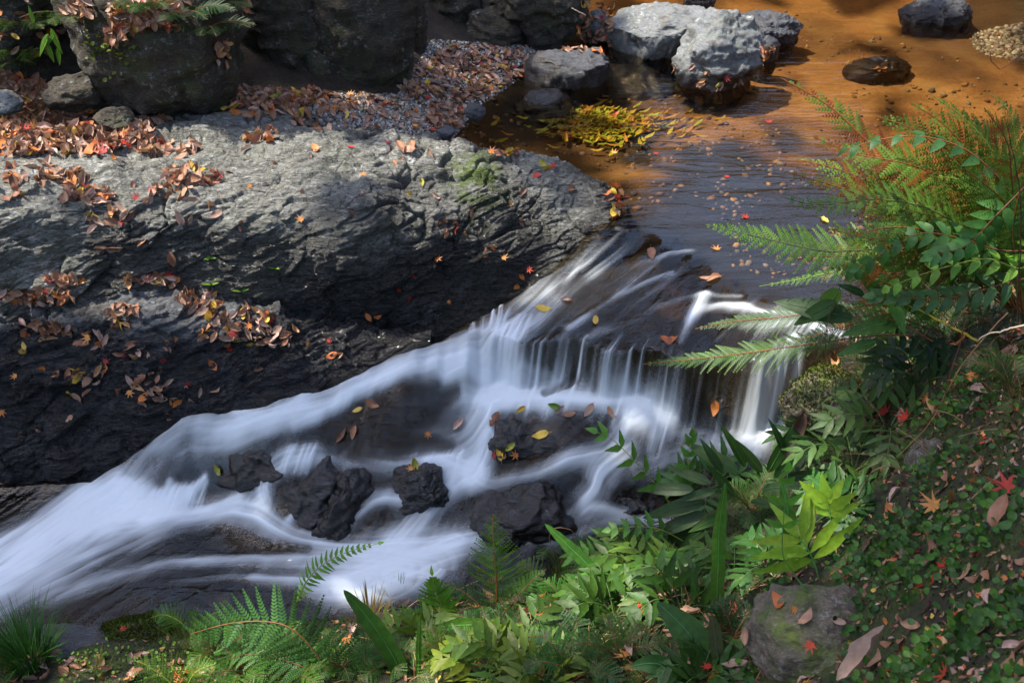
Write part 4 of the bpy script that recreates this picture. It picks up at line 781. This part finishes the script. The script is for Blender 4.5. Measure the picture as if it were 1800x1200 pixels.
TF += [('feathery fern low at the bottom left between grass and dark fern',430,1185,7,.17,FIN((0.049,0.172,0.027),.055,20)),('feathery fern at the bottom edge under the arching brown stem',520,1195,7,.17,FIN((0.066,0.190,0.030),.055,20)),('bright feathery fern left of the dark strap leaf',600,1175,6,.15,FIN((0.037,0.127,0.020),.05,20)),
 ('feathery fern beside the moss covered stone near the bottom edge',390,1150,6,.14,FIN((0.061,0.166,0.025),.05,18)),('light ribbon fern between the dark strap leaf and the feathery fern',740,1140,6,.15,RIB((0.118,0.251,0.036))),('tall ribbon fern right below the purple spotted strap leaf',1080,1085,7,.2,RIB((0.039,0.118,0.020),.1,.013)),
 ('ribbon fern crowding the left of the upright strap leaf',1200,1075,7,.19,RIB((0.037,0.122,0.024),.1,.013)),('ribbon fern under the leafy shrub by the water',1130,1010,6,.18,RIB((0.045,0.107,0.022),.09,.012)),('fine fern crowding the foot of the rusty stalked fern',860,1130,7,.16,FIN((0.023,0.087,0.018),.055,20)),
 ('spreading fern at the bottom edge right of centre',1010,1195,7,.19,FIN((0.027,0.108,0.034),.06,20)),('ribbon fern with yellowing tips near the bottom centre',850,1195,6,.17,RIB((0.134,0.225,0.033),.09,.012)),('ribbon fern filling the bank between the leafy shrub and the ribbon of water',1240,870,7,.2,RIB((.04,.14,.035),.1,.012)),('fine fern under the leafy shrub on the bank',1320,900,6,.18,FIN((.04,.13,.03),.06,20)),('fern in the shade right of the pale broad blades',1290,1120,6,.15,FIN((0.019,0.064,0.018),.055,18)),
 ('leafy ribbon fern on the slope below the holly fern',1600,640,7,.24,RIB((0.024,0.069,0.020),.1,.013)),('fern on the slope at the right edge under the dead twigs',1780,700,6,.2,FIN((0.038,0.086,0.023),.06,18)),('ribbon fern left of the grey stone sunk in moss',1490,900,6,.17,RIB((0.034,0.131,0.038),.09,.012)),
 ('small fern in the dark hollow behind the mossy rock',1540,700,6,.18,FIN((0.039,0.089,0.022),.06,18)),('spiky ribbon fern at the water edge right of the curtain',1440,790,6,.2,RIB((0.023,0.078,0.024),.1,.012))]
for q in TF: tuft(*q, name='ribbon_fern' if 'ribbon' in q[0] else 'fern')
# grasses
def grass(label, px, py, n, L, sp, col, w=.0022, base=None, lean=(0, 0), name='grass_tuft'):
    b = surf(px, py)[0] if base is None else base; t = plant(name, label, 'grass', Vector(b), 'grass tufts'); m = MB()
    for i in range(n):
        a = random.uniform(0, 6.283); r_ = sp*random.random()**.5; p = b+np.array((r_*math.cos(a), r_*math.sin(a), -.01)); l = L*random.uniform(.5, 1.1); k = random.uniform(.1, .55)
        d = nrmz(np.array((math.cos(a)*k+lean[0], math.sin(a)*k+lean[1], 1))); n_ = nrmz(np.array((-math.cos(a), -math.sin(a), k+.3))); 
        blade(m, p, d, n_, l, w, jc(col, .2), lambda u: (1-u)**.6+.02, 6, random.uniform(-.05, .45), .3)
    m.build('blades', M_LEAF, t)
grass('thick tuft of green grass at the lower left corner', 52, 1165, 320, .20, .055, (.035,.13,.03))
grass('small grass wisp by the foam left of the feathery fern', 700, 1062, 70, .09, .04, (.10,.17,.03), .0015)
grass('dry grass clump below the white water', 650, 1085, 90, .09, .06, (.18,.17,.04), .0014)
grass('grass hanging over the moss covered stone', 330, 1130, 60, .10, .04, (.12,.2,.03), .0014)
grass('short grass at the bottom edge near the dark fern', 560, 1190, 80, .09, .07, (.10,.2,.03), .0015)
grass('sparse yellow grass at the bottom edge right of the grass tuft', 160, 1190, 60, .07, .06, (.15,.18,.03), .0014)
# ------------------------------------------------------------------ fallen leaves
def leafgeo(kind, curl, bend, seed):
    r = random.Random(seed); V = []; F = []
    if kind == 'maple':
        V.append((0, 0, 0)); k = 0; lobes = [(-150, .45), (-95, .75), (-45, .95), (0, 1.1), (45, .95), (95, .75), (150, .45)]
        for i, (a, l) in enumerate(lobes):
            a = R(a); V.append((l*.5*math.cos(a), l*.5*math.sin(a), curl*l*r.uniform(.1, .5))); b = R((lobes[i][0]+lobes[(i+1) % 7][0])/2 if i < 6 else 180); V.append((.16*math.cos(b), .16*math.sin(b), 0))
        for i in range(7):
            p = 1+2*i; q = 2+2*i; o_ = 2+2*((i-1) % 7); F += [(0, o_, p), (0, p, q)]
    elif kind == 'round':
        V.append((0, 0, 0)); n = 9
        for i in range(n):
            a = 6.2832*i/n; q = .5*(1-.28*max(0, math.cos(a-math.pi))**8)*(1+.06*r.gauss(0, 1)); V.append((q*math.cos(a), q*.92*math.sin(a), .10+.05*r.gauss(0, 1)))
        F = [(0, 1+i, 1+(i+1) % n) for i in range(n)]
    else:
        n = 8; w = r.uniform(.19, .27); tw = r.uniform(-.6, .6)
        for i in range(n+1):
            t = i/n; x_ = t-.5; ww = w*math.sin(math.pi*t**.85)**.75+.006; zc = bend*(x_*x_*4-.3)*.25+.04*math.sin(t*7+seed)
            for j in (-2, -1, 0, 1, 2):
                u = j/2; ed = .025*r.gauss(0, 1) if abs(j) == 2 else 0; V.append((x_, ww*u*(1-.25*abs(curl)*abs(u)), zc+curl*ww*(abs(u)**1.6)*1.3+tw*x_*u*ww*1.2+ed))
        for i in range(n):
            for j in range(4): a = i*5+j; F.append((a, a+1, a+6, a+5))
        b = len(V); V += [(-.5, -.006, .0), (-.5, .006, .0), (-.68, .004, .03), (-.68, -.004, .03)]; F.append((b, b+1, b+2, b+3))
    return np.array(V), F
PALS = {'brown': [(.42,.21,.11), (.46,.26,.17), (.36,.15,.07), (.30,.12,.06), (.16,.065,.04), (.56,.26,.11), (.48,.28,.19)], 'orange': [(.55,.19,.04), (.55,.26,.07), (.48,.14,.04)], 'red': [(.40,.035,.02), (.50,.08,.03), (.30,.025,.025)], 'yellow': [(.60,.42,.05), (.55,.36,.07), (.42,.40,.06)], 'green': [(.16,.28,.03)]}
VAR = {}
for pk in PALS:
    for v in range(10 if pk == 'brown' else 4):
        kind = 'maple' if (pk == 'red' or (pk == 'orange' and v % 2)) else 'oval'
        Vv, Ff = leafgeo(kind, random.uniform(-.2, .9), random.uniform(-.5, 1.3), v*7+len(pk)); c = np.array(jc(PALS[pk][v % len(PALS[pk])], .12))
        me = bpy.data.meshes.new('leaf_blade'); me.from_pydata(Vv.tolist(), [], Ff); me.polygons.foreach_set('use_smooth', [True]*len(Ff))
        c = c*((.95, 1.12, 1.25) if pk == 'brown' else (1, 1, 1)); cc = np.ones((len(Vv), 4), np.float32); cc[:, :3] = c; a = me.attributes.new('col', 'FLOAT_COLOR', 'POINT'); a.data.foreach_set('color', cc.ravel()); me.materials.append(M_DEAD)
        VAR.setdefault(pk, []).append((me, Vv, Ff, c))
LV = []   # (position, normal, yaw, size, palette, variant, region)
def inpoly(p, q):
    c = False; j = len(p)-1
    for i in range(len(p)):
        if (p[i][1] > q[1]) != (p[j][1] > q[1]) and q[0] < (p[j][0]-p[i][0])*(q[1]-p[i][1])/(p[j][1]-p[i][1])+p[i][0]: c = not c
        j = i
    return c
def addleaf(h, size, pk, region, lift=.006, tilt=.35):
    n = nrmz(h[1]+tilt*rng.normal(size=3)); n = nrmz(n+h[1]*.3); LV.append((h[0]+h[1]*lift*random.uniform(.4, 1.8), n, random.uniform(0, 6.283), size*random.uniform(.75, 1.25), pk, random.randrange(len(VAR[pk])), region))
MIX = ['brown']*20+['orange']*2+['red']+['yellow']
def scatter(poly, n, region, size=.062, mix=MIX, ok=None, lift=.008, tilt=.35, water=False):
    xs = [p[0] for p in poly]; ys = [p[1] for p in poly]; k = 0; tr = 0
    while k < n and tr < n*8:
        tr += 1; q = (random.uniform(min(xs), max(xs)), random.uniform(min(ys), max(ys)))
        if not inpoly(poly, q): continue
        h = surf(*q, water)
        if h is None or (ok and not h[2].startswith(ok)): continue
        addleaf(h, size, random.choice(mix), region, lift, tilt); k += 1
def blob(cx, cy, rx, ry, n, region, **kw): scatter([(cx+rx*math.cos(a*.5236), cy+ry*math.sin(a*.5236)) for a in range(12)], n, region, **kw)
G_ = 'ground'
scatter([(-20,120),(90,145),(130,190),(270,215),(400,160),(560,162),(540,192),(440,192),(300,205),(250,245),(180,270),(-20,268)], 1250, 'in the deep leaf drift below the dark boulders', ok=(G_, 'bedrock'), lift=.012)
scatter([(0,215),(250,240),(190,275),(0,275)], 260, 'in the deep leaf drift below the dark boulders', ok=(G_, 'bedrock'), lift=.02)
scatter([(715,130),(800,80),(930,90),(925,128),(840,185),(785,246),(742,240),(760,185),(700,165)], 430, 'on the gravel by the pool', ok=G_, size=.055)
scatter([(560,165),(720,175),(700,190),(560,200)], 70, 'on the gravel by the pool', ok=G_, size=.05)
scatter([(560,190),(760,190),(780,245),(640,245)], 45, 'on the gravel by the pool', ok=G_, size=.045)
scatter([(1020,5),(1080,10),(1075,90),(1010,85)], 60, 'between the small pale rock and the slab', size=.05)
OR = 'in hollows of the pale outcrop'
for a in ((300,265,60,16,48),(340,310,50,16,40),(230,250,60,14,40),(150,345,45,16,40),(110,315,45,14,26),(60,300,50,16,14),(460,240,26,12,15),(420,185,60,8,18),(480,200,70,10,16),(190,380,40,14,14),(300,340,60,20,12),(20,330,30,20,10),(560,215,60,12,10),(500,195,40,8,14),(700,262,40,8,6),(330,370,60,20,6),(250,430,120,30,4)):
    blob(*a[:4], a[4], OR, ok='bedrock', size=.058)
scatter([(60,280),(560,225),(900,300),(1050,370),(800,420),(500,400),(100,420)], 42, 'on the bare top of the pale outcrop', ok='bedrock', size=.042, mix=['brown', 'brown', 'brown', 'orange', 'red', 'yellow'], lift=.004, tilt=.15)
LR = 'on the black wet ledge'
for a in ((60,520,70,12,60),(115,492,40,7,20),(270,492,50,9,26),(350,530,40,22,40),(375,555,25,12,14),(215,548,30,14,20),(100,578,34,16,22),(50,575,18,10,6),(160,600,30,10,14),(120,660,30,10,12),(430,570,50,30,36),(260,690,60,30,16),(150,655,30,15,6),(470,590,60,25,14),(250,620,50,14,8),(330,690,60,20,8),(380,590,30,20,12)):
    blob(*a[:4], a[4], LR, ok=('wet_rock', 'bedrock'), size=.05)
scatter([(0,560),(600,560),(600,620),(300,740),(0,780)], 50, LR, ok='wet_rock', size=.04, mix=['brown', 'brown', 'brown', 'orange', 'red', 'yellow'], lift=.004, tilt=.15)
scatter([(500,480),(960,430),(900,520),(600,580)], 12, 'on the shaded face of the outcrop', ok=('bedrock', 'wet_rock'), size=.04, mix=['orange', 'red'], lift=.003, tilt=.1)
for a in ((1082,345,16,26,16),(1085,372,14,10,8),(890,270,30,6,14),(965,292,16,4,3)): blob(*a[:4], a[4], 'piled on the tip of the outcrop by the lip of the pool', size=.055, mix=['brown', 'brown', 'orange', 'red', 'yellow'])
for px_, py_, pk in ((1003,335,'brown'),(918,340,'brown'),(965,295,'orange'),(945,310,'red'),(895,270,'yellow'),(860,440,'orange'),(1145,447,'brown'),(955,543,'yellow'),(995,528,'brown'),(1047,564,'yellow'),(1178,597,'orange'),(1255,490,'brown'),(1260,438,'orange'),(1240,488,'brown')):
    h = surf(px_, py_, True); h and addleaf(h, .055, pk, 'stuck at the lip of the pool', .004, .1)
for px_, py_, pk in ((752,762,'orange'),(628,720,'yellow'),(655,710,'brown'),(806,746,'brown'),(915,720,'yellow'),(950,765,'yellow'),(975,715,'green'),(985,722,'brown'),(1000,728,'brown'),(1035,722,'brown'),(868,738,'brown'),(895,785,'yellow'),(880,795,'yellow'),(905,800,'orange'),(870,800,'red'),(730,815,'yellow'),(722,825,'orange'),(622,760,'brown'),(384,825,'yellow'),(1257,716,'orange'),(1075,725,'brown'),(890,803,'brown'),(600,765,'brown')):
    h = surf(px_, py_, True); h and addleaf(h, .05, pk, 'stuck to the rocks in the rapids', .006, .2)
BO = 'on the hanging plants of the dark boulder'
blob(245,18,50,30,90,BO,size=.06,lift=.03); blob(150,12,26,22,26,BO,size=.06,lift=.03); blob(212,60,16,20,14,BO,size=.06,lift=.03); blob(325,10,24,18,12,BO,size=.05,lift=.03); blob(270,40,30,14,14,BO,size=.05,lift=.03); blob(60,50,60,50,30,BO,size=.05,lift=.04); blob(425,15,20,20,6,BO,size=.05); blob(390,95,14,22,14,BO,size=.05)
blob(285,42,40,16,16,BO,size=.04,lift=.03,mix=['brown','red'])
NBR = 'on the mossy near bank'
scatter([(1330,1000),(1500,880),(1800,640),(1820,1220),(1300,1220)], 85, NBR, ok=(G_, 'bank'), size=.042, mix=['brown']*5+['orange', 'red'], lift=.008)
scatter([(620,1070),(1000,1040),(1330,1020),(1300,1200),(600,1200)], 130, NBR, ok=(G_, 'bank'), size=.055, mix=['brown']*6+['orange', 'red'], lift=.02)
scatter([(0,1150),(250,1150),(420,1130),(560,1150),(560,1200),(0,1200)], 60, NBR, ok=(G_, 'bank'), size=.05, mix=['brown']*4+['orange', 'red'], lift=.008)
scatter([(1450,560),(1800,480),(1800,660),(1500,800)], 60, NBR, ok=(G_, 'bank'), size=.06, mix=['brown']*5+['orange', 'red'], lift=.012)
PW = 'floating on the pool'
scatter([(930,200),(1400,200),(1480,420),(1150,380)], 7, PW, size=.05, mix=['yellow', 'orange', 'red'], water=True, lift=.003, tilt=.04)
scatter([(1180,110),(1320,140),(1330,150),(1190,120)], 4, PW, size=.045, water=True, lift=.003, tilt=.04)
for x_, y_ in ((1075,100),(1000,90),(1030,88),(1050,95),(1080,105),(1340,92),(1350,85),(1345,98),(1180,118),(1230,145),(1265,150),(1545,122),(1300,148)): blob(x_, y_, 12, 5, 4, 'at the foot of the pool rocks', size=.045, lift=.006)
scatter([(1330,1000),(1500,880),(1650,640),(1800,560),(1820,1220),(1300,1220)], 900, NBR, ok=G_, size=.016, lift=.004, tilt=.8)
scatter([(620,1070),(1000,1040),(1330,1020),(1300,1200),(0,1200),(200,1130)], 500, NBR, ok=(G_, 'bank'), size=.018, lift=.006, tilt=.8)
# distinct single leaves on the near bank
def single(label, px, py, size, pk, v, yaw, tilt=(0, 0), lift=.02, wy=1):
    h = surf(px, py); n = nrmz(h[1]+np.array((tilt[0], tilt[1], 0))); place(VAR[pk][v][0], h[0]+h[1]*lift, n, yaw, size, label, 'fallen leaf', None, wy)
def basis(n, yaw):
    a = nrmz(np.cross((0, 1, .01), n)); b = np.cross(n, a); c, s_ = math.cos(yaw), math.sin(yaw); return np.stack([a*c+b*s_, -a*s_+b*c, n], 1)
def place(me, p, n, yaw, size, label, cat, group, wy=1):
    o = bpy.data.objects.new('fallen_leaf', me); COL.objects.link(o); B = basis(n, yaw)
    from mathutils import Matrix
    o.matrix_world = Matrix.Translation(Vector(p)) @ Matrix(B.tolist()).to_4x4() @ Matrix.Diagonal((size, size*wy, size, 1)); return tag(o, label, cat, group)
LN = {'brown': 'brown curled fallen leaf', 'orange': 'orange fallen leaf', 'red': 'small red maple leaf', 'yellow': 'yellow fallen leaf', 'green': 'green fallen leaf'}
def dist(l): return l[3]/np.linalg.norm(l[0]-np.array((0, 0, CH)))*(1 if l[0][1] > 1.5 else .5)
LV.sort(key=dist, reverse=True)
# keep every region represented among the singles
for l in LV[:270]: place(VAR[l[4]][l[5]][0], l[0], l[1], l[2], l[3], f'{LN[l[4]]} lying {l[6]}' if l[6][:2] in ('in', 'on', 'at', 'be') else f'{LN[l[4]]} {l[6]}', 'fallen leaf', f'{l[4]} leaves {l[6]}')
Vs, Fs, Cs = [], [], []; b = 0
for l in LV[270:]:
    _, Vv, Ff, c = VAR[l[4]][l[5]]; B = basis(l[1], l[2]); Q = (Vv*l[3])@B.T+l[0]; Vs.append(Q); Cs.append(np.tile(c*random.uniform(.75, 1.2), (len(Q), 1))); Fs += [tuple(i+b for i in f) for f in Ff]; b += len(Q)
tag(new_mesh('leaf_litter', np.concatenate(Vs), Fs, M_DEAD, col=np.concatenate(Cs)), 'brown fallen leaves carpeting the banks and rocks', 'leaf litter', kind='stuff')
single('long curled brown leaf lying across the dark stone on the right slope', 1650, 975, .095, 'brown', 3, 1.1, (0, -.5), .03, .45)
single('large pinkish brown leaf cut by the bottom edge at right', 1545, 1185, .14, 'brown', 6, .5, (0, -.5), .04, .8)
single('orange red star shaped leaf standing up on the right slope', 1652, 898, .075, 'orange', 1, 1.6, (0, -.9), .02)
single('orange leaf on the grey stone sunk in moss', 1567, 905, .05, 'orange', 0, 1.2, (0, -.6), .01)
single('dull brown leaf at the right edge of the mossy slope', 1772, 915, .075, 'brown', 2, .6, (-.3, -.4), .03)
single('red blade like leaf at the right edge above the dull brown one', 1778, 868, .08, 'red', 0, 2.2, (0, -.8), .02)
single('withered leaf hanging under the mossy rock', 1400, 745, .11, 'brown', 4, 1.0, (0, -.9), .05)
single('dead leaf caught on the rusty fern stalk', 873, 1038, .06, 'brown', 5, .3, (0, -.8), .04)
single('dark red leaf on the moss covered stone', 215, 1108, .035, 'red', 1, .3, (0, -.3), .006)
# ------------------------------------------------------------------ gravel, moss, ground cover
def spread(poly, n, ok):
    xs = [p[0] for p in poly]; ys = [p[1] for p in poly]; out = []
    for _ in range(n):
        q = (random.uniform(min(xs), max(xs)), random.uniform(min(ys), max(ys)))
        if inpoly(poly, q):
            h = surf(*q)
            if h and h[2].startswith(ok): out.append(h)
    return out
PV, PF = ico(1)
def pebbles(name, hits, s0, s1, label, cols):
    V, F, Cc, b = [], [], [], 0
    for h in hits:
        s_ = random.uniform(s0, s1)*random.choice((.7, 1, 1, 1.5)); A = basis(nrmz(h[1]+.3*rng.normal(size=3)), random.uniform(0, 6)); Q = (PV*(1+.12*rng.normal(size=(len(PV), 1))))*np.array((s_, s_*random.uniform(.6, .9), s_*random.uniform(.4, .7)))
        V.append(Q@A.T+h[0]); F.append(PF+b); b += len(PV); Cc.append(np.tile(jc(random.choice(cols), .2), (len(PV), 1)))
    return tag(new_mesh(name, np.concatenate(V), np.concatenate(F), M_PEB, col=np.concatenate(Cc)), label, 'gravel', kind='stuff')
GC = [(.25,.24,.21), (.16,.155,.14), (.34,.33,.30), (.09,.085,.075), (.24,.19,.14), (.42,.41,.38)]
hs = spread([(540,165),(700,165),(760,70),(930,80),(960,110),(840,190),(790,250),(640,255),(560,215),(500,200)], 17000, G_)
pebbles('gravel', hs, .0045, .010, 'grey gravel bar between the outcrop and the dark boulders', GC)
hs = spread([(1700,60),(1800,40),(1800,110),(1720,95)], 900, G_); hs and pebbles('gravel', hs, .008, .016, 'patch of gravel at the far right edge of the pool', GC)
def bank_at(a, b_):
    d_, s_, _ = poly_sd(np.array([a]), np.array([b_]), BANKL); return d_[0]*s_[0] > 0
hs = spread([(850,150),(1250,30),(1560,0),(1800,60),(1800,300),(1500,500),(1250,480),(1050,350),(800,250)], 2600, G_); hs = [h for h, v in zip(hs, fbm(np.array([h[0] for h in hs])*np.array((2.2, 2.2, 0)), 2, 29)) if v > -.1]
pebbles('bed_stones', hs, .006, .017, 'small brown stones on the bed of the pool', [(.22,.12,.05), (.12,.07,.03), (.32,.2,.09), (.07,.05,.035), (.2,.17,.13)])
# moss tufts on the near bank and on the mossy stones
gxx, gyy = rng.uniform(-1.3, 1.9, 60000), rng.uniform(1.0, 3.1, 60000); kk = fbm(np.stack([gxx*5, gyy*5, 0*gxx], 1), 3, 66) > -.02; gxx, gyy = gxx[kk], gyy[kk]
C = []
for a, b_ in zip(gxx, gyy):
    pz = np.array((a, b_, 0)); 
    h = down(a, b_)
    if h and h[2].startswith(G_) and (h[0][2] > -.05 or bank_at(a, b_)): C.append(h[0])
for o_, nn in ((bpy.data.objects['bank_rock'], 5000), (bpy.data.objects['bank_rock.005'], 9000)):
    k = 0
    me = o_.data; vs = np.empty(len(me.vertices)*3); me.vertices.foreach_get('co', vs); vs = vs.reshape(-1, 3)+np.array(o_.location); no = np.empty(len(vs)*3); me.vertices.foreach_get('normal', no); no = no.reshape(-1, 3)
    ii = np.where(no[:, 2] > .15)[0]; ii = ii[rng.integers(0, len(ii), nn)]; C += list(vs[ii]+rng.normal(size=(nn, 3))*.003)
C = np.array(C); n = len(C); A = unit(n)*.6+np.array((0, 0, .9)); A *= (rng.uniform(.003, .007, n)/np.linalg.norm(A, axis=1))[:, None]; B = np.cross(A, unit(n)); B *= (.0022/np.linalg.norm(B, axis=1))[:, None]
tag(kites(C+A*.6, A, B, 'moss', M_MOSS, pal(n, [(.06,.09,.012), (.09,.12,.015), (.035,.055,.01), (.13,.15,.02)])), 'short green and brown moss on the near bank', 'moss', kind='stuff')
def cover(name, label, hits, s0, s1, cols, nl=(3, 7), sp=.022, up=.02):
    V, F, Cc, b = [], [], [], 0; Vv, Ff = leafgeo('round', 0, 0, 4)
    for h in hits:
        base = jc(random.choice(cols), .15)
        for _ in range(random.randint(*nl)):
            p = h[0]+np.array((random.gauss(0, sp), random.gauss(0, sp), random.uniform(.2, 1.2)*up)); A = basis(nrmz(np.array((0, -.35, 1))+.3*rng.normal(size=3)), random.uniform(0, 6)); s_ = random.uniform(s0, s1)
            Q = (Vv*s_)@A.T+p; V.append(Q); Cc.append(np.tile(jc(base, .08), (len(Q), 1))); F += [tuple(i+b for i in f) for f in Ff]; b += len(Q)
    return tag(new_mesh(name, np.concatenate(V), F, M_LEAF, col=np.concatenate(Cc)), label, 'ground cover', kind='stuff')
hs = spread([(1300,1060),(1480,950),(1560,850),(1640,700),(1800,600),(1820,1220),(1280,1220)], 1500, G_); hs = [h for h, v in zip(hs, fbm(np.array([h[0] for h in hs])*np.array((5, 5, 0)), 2, 23)) if v > -.02]
cover('ground_cover', 'small round leaves creeping over the mossy slope at right', hs, .008, .021, [(.035,.12,.03), (.05,.16,.035), (.025,.09,.025), (.07,.2,.035)])
hs = spread([(100,1140),(450,1120),(600,1130),(600,1200),(100,1200)], 110, (G_, 'bank')); cover('ground_cover', 'tiny bright leaves among the moss at the lower left bank', hs, .006, .013, [(.10,.25,.03), (.12,.3,.04)], (2, 5), .015)
hs = spread([(150,60),(240,50),(235,110),(225,150),(170,120)], 60, 'boulder'); cover('creeper', 'light green creeper trailing down the fern-hung boulder', hs, .012, .022, [(.12,.2,.03), (.16,.24,.03)], (2, 5), .02, .01)
# ferns and shoots at the back
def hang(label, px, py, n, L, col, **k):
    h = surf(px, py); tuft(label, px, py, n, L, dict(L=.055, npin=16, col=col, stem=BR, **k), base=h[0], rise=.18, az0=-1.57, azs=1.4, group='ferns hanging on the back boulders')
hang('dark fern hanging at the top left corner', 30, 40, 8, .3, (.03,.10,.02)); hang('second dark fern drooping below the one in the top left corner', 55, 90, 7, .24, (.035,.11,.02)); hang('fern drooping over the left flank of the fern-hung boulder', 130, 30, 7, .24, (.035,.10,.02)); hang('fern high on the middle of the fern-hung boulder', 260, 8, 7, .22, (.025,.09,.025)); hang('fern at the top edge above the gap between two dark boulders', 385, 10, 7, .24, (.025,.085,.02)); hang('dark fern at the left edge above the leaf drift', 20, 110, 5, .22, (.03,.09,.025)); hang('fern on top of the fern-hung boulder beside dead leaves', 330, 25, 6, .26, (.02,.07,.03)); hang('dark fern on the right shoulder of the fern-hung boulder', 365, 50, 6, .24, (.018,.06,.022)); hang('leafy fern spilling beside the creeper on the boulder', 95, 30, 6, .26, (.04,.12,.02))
leafspray('sprig of green blades hanging on the left of the boulder', 'broadleaf_plant', [((85,60),(70,100),0.),((90,50),(110,95),0.),((95,60),(80,85),0.),((80,75),(95,110),0.),((60,40),(50,10),0.),((100,85),(105,115),0.)], 4.0, [(.07,.2,.03), (.1,.25,.03)], .14, 'leafy plant')
for px_, py_, lb in ((485,472,'small green shoot on the outcrop face above the ledge'),(425,512,'tiny green shoot at the foot of the outcrop face'),(372,500,'tiny fern shoot by the leaf pile on the ledge'),(370,455,'tiny green sprout high on the outcrop face'),(490,160,'small green weed beside the stones behind the outcrop')):
    h = surf(px_, py_); b0 = h[0]; t = plant('green_shoot', lb, 'small plant', Vector(b0), 'green shoots on the rocks'); m = MB()
    for k in range(6):
        a = random.uniform(0, 6.28); d = nrmz(np.array((math.cos(a), -.4+math.sin(a)*.5, .6))); blade(m, b0, d, nrmz(np.array((0, -.5, 1))), random.uniform(.02, .04), .006, jc((.12,.3,.04)), LANCE, 4)
    m.build('leaves', M_LEAF, t)
# leaves sunk in the pool
V, F, Cc, b = [], [], [], 0
for _ in range(420):
    q = random.gauss(1065, 60), random.gauss(228, 17)
    h = surf(*q)
    if not h or not h[2].startswith(G_): continue
    _, Vv, Ff, c = random.choice(VAR['yellow'][:3]+VAR['green'][:2]); A = basis(nrmz(h[1]+.2*rng.normal(size=3)), random.gauss(.7, .5)); Q = (Vv*np.array((.075, .04, .05)))@A.T+h[0]+np.array((0, 0, .03)); V.append(Q); Cc.append(np.tile(jc(random.choice([(.45,.42,.03), (.5,.36,.03), (.3,.38,.04), (.4,.2,.03)]), .15), (len(Q), 1))); F += [tuple(i+b for i in f) for f in Ff]; b += len(Q)
tag(new_mesh('sunken_leaves', np.concatenate(V), F, M_DEAD, col=np.concatenate(Cc)), 'drift of yellow green leaves sunk on the pool bed', 'sunken leaves', kind='stuff')
# dead stalks and twigs
def stalk(label, px, Y0, Y1, r, col, cat='twig', name='dead_stalk'):
    P = smooth(pf(px, Y0, Y1), 24); P = P+.004*np.cumsum(rng.normal(size=P.shape), 0)*.3; m = MB(); tube(m, P, r, r*.5, col); o = m.build(name, M_STEM); tag(o, label, cat, 'dead stalks and twigs')
stalk('straw coloured stalk slanting down from the fern roots', [(1770,550),(1700,640),(1640,740),(1580,800)], 2.25, 2.15, .0022, (.32,.17,.07))
stalk('thin dead stalk arching left of the leafy shrub', [(975,980),(968,940),(985,926),(1005,935),(1010,970)], 2.4, 2.42, .0016, (.16,.09,.05))
stalk('pale crooked twig at the right edge below the fern', [(1810,570),(1760,590),(1720,605)], 2.15, 2.2, .003, (.42,.36,.28))
stalk('dark upright stalk at the right edge beside the fern', [(1790,560),(1792,440),(1790,330),(1775,230)], 2.3, 2.3, .0022, (.06,.03,.02))
stalk('brown vine looping under the mossy rock', [(1510,870),(1530,830),(1570,820),(1600,840),(1560,880)], 2.1, 2.1, .002, (.22,.13,.07))
stalk('thin brown stalk curving through the broad dark blades', [(1440,800),(1470,690),(1450,600),(1480,500)], 2.4, 2.4, .0016, (.12,.05,.03))
stalk('yellow ageing frond stem right of the drooping ferns', [(1720,600),(1680,580),(1640,560),(1590,535)], 2.3, 2.4, .004, (.45,.32,.03))
stalk('red brown root running down beside the ribbon ferns', [(1700,560),(1680,640),(1650,720),(1560,800),(1480,900)], 2.2, 2.1, .0018, (.12,.05,.03))
stalk('short pale stick beside the half buried boulder', [(1520,1120),(1545,1165)], 1.75, 1.7, .0022, (.35,.2,.1))
stalk('thin grass straw on the bank above the half buried boulder', [(1290,1085),(1340,1060),(1390,1035)], 1.9, 1.9, .0016, (.42,.3,.12))
stalk('bare red twig over the pool at the far right', [(1800,95),(1760,120),(1740,90),(1760,60)], 3.0, 3.0, .0016, (.2,.06,.03)); stalk('pale root hanging by the dark recess', [(1005,15),(1020,25),(1030,28)], 5.6, 5.6, .004, (.4,.35,.28))
for i, (a, b_, c_, d_) in enumerate(((1500,690,1720,560),(1560,640,1760,600),(1600,700,1780,690),(1480,590,1700,640),(1520,860,1640,800))):
    pass
m = MB()
for _ in range(170):
    q = random.uniform(1430, 1800), random.uniform(520, 880)
    h = surf(*q)
    if not h or not (h[2].startswith(G_) or h[2].startswith('bank')): continue
    a = random.uniform(0, 6.28); l = random.uniform(.05, .16); d = np.array((math.cos(a), math.sin(a)*.6, random.uniform(0, .5))); p = h[0]; P = smooth([p, p+d*l*.4+np.array((0, 0, .02)), p+d*l+np.array((0, 0, random.uniform(-.01, .03)))], 6); tube(m, P, .0014, .0006, jc(random.choice([(.14,.06,.03), (.09,.04,.02), (.3,.18,.09)]), .2), 4)
for _ in range(160):
    q = random.uniform(600, 1330), random.uniform(1010, 1200)
    h = surf(*q)
    if not h or not h[2].startswith(G_): continue
    a = random.uniform(0, 6.28); l = random.uniform(.05, .13); d = np.array((math.cos(a), math.sin(a)*.6, random.uniform(0, .5))); p = h[0]; P = smooth([p, p+d*l*.4+np.array((0, 0, .02)), p+d*l], 6); tube(m, P, .0012, .0006, jc(random.choice([(.22,.10,.04), (.3,.18,.07), (.4,.28,.10)]), .2), 4)
tag(m.build('dead_stems', M_STEM), 'tangle of thin dead brown stems on the near bank', 'dead stems', kind='stuff')
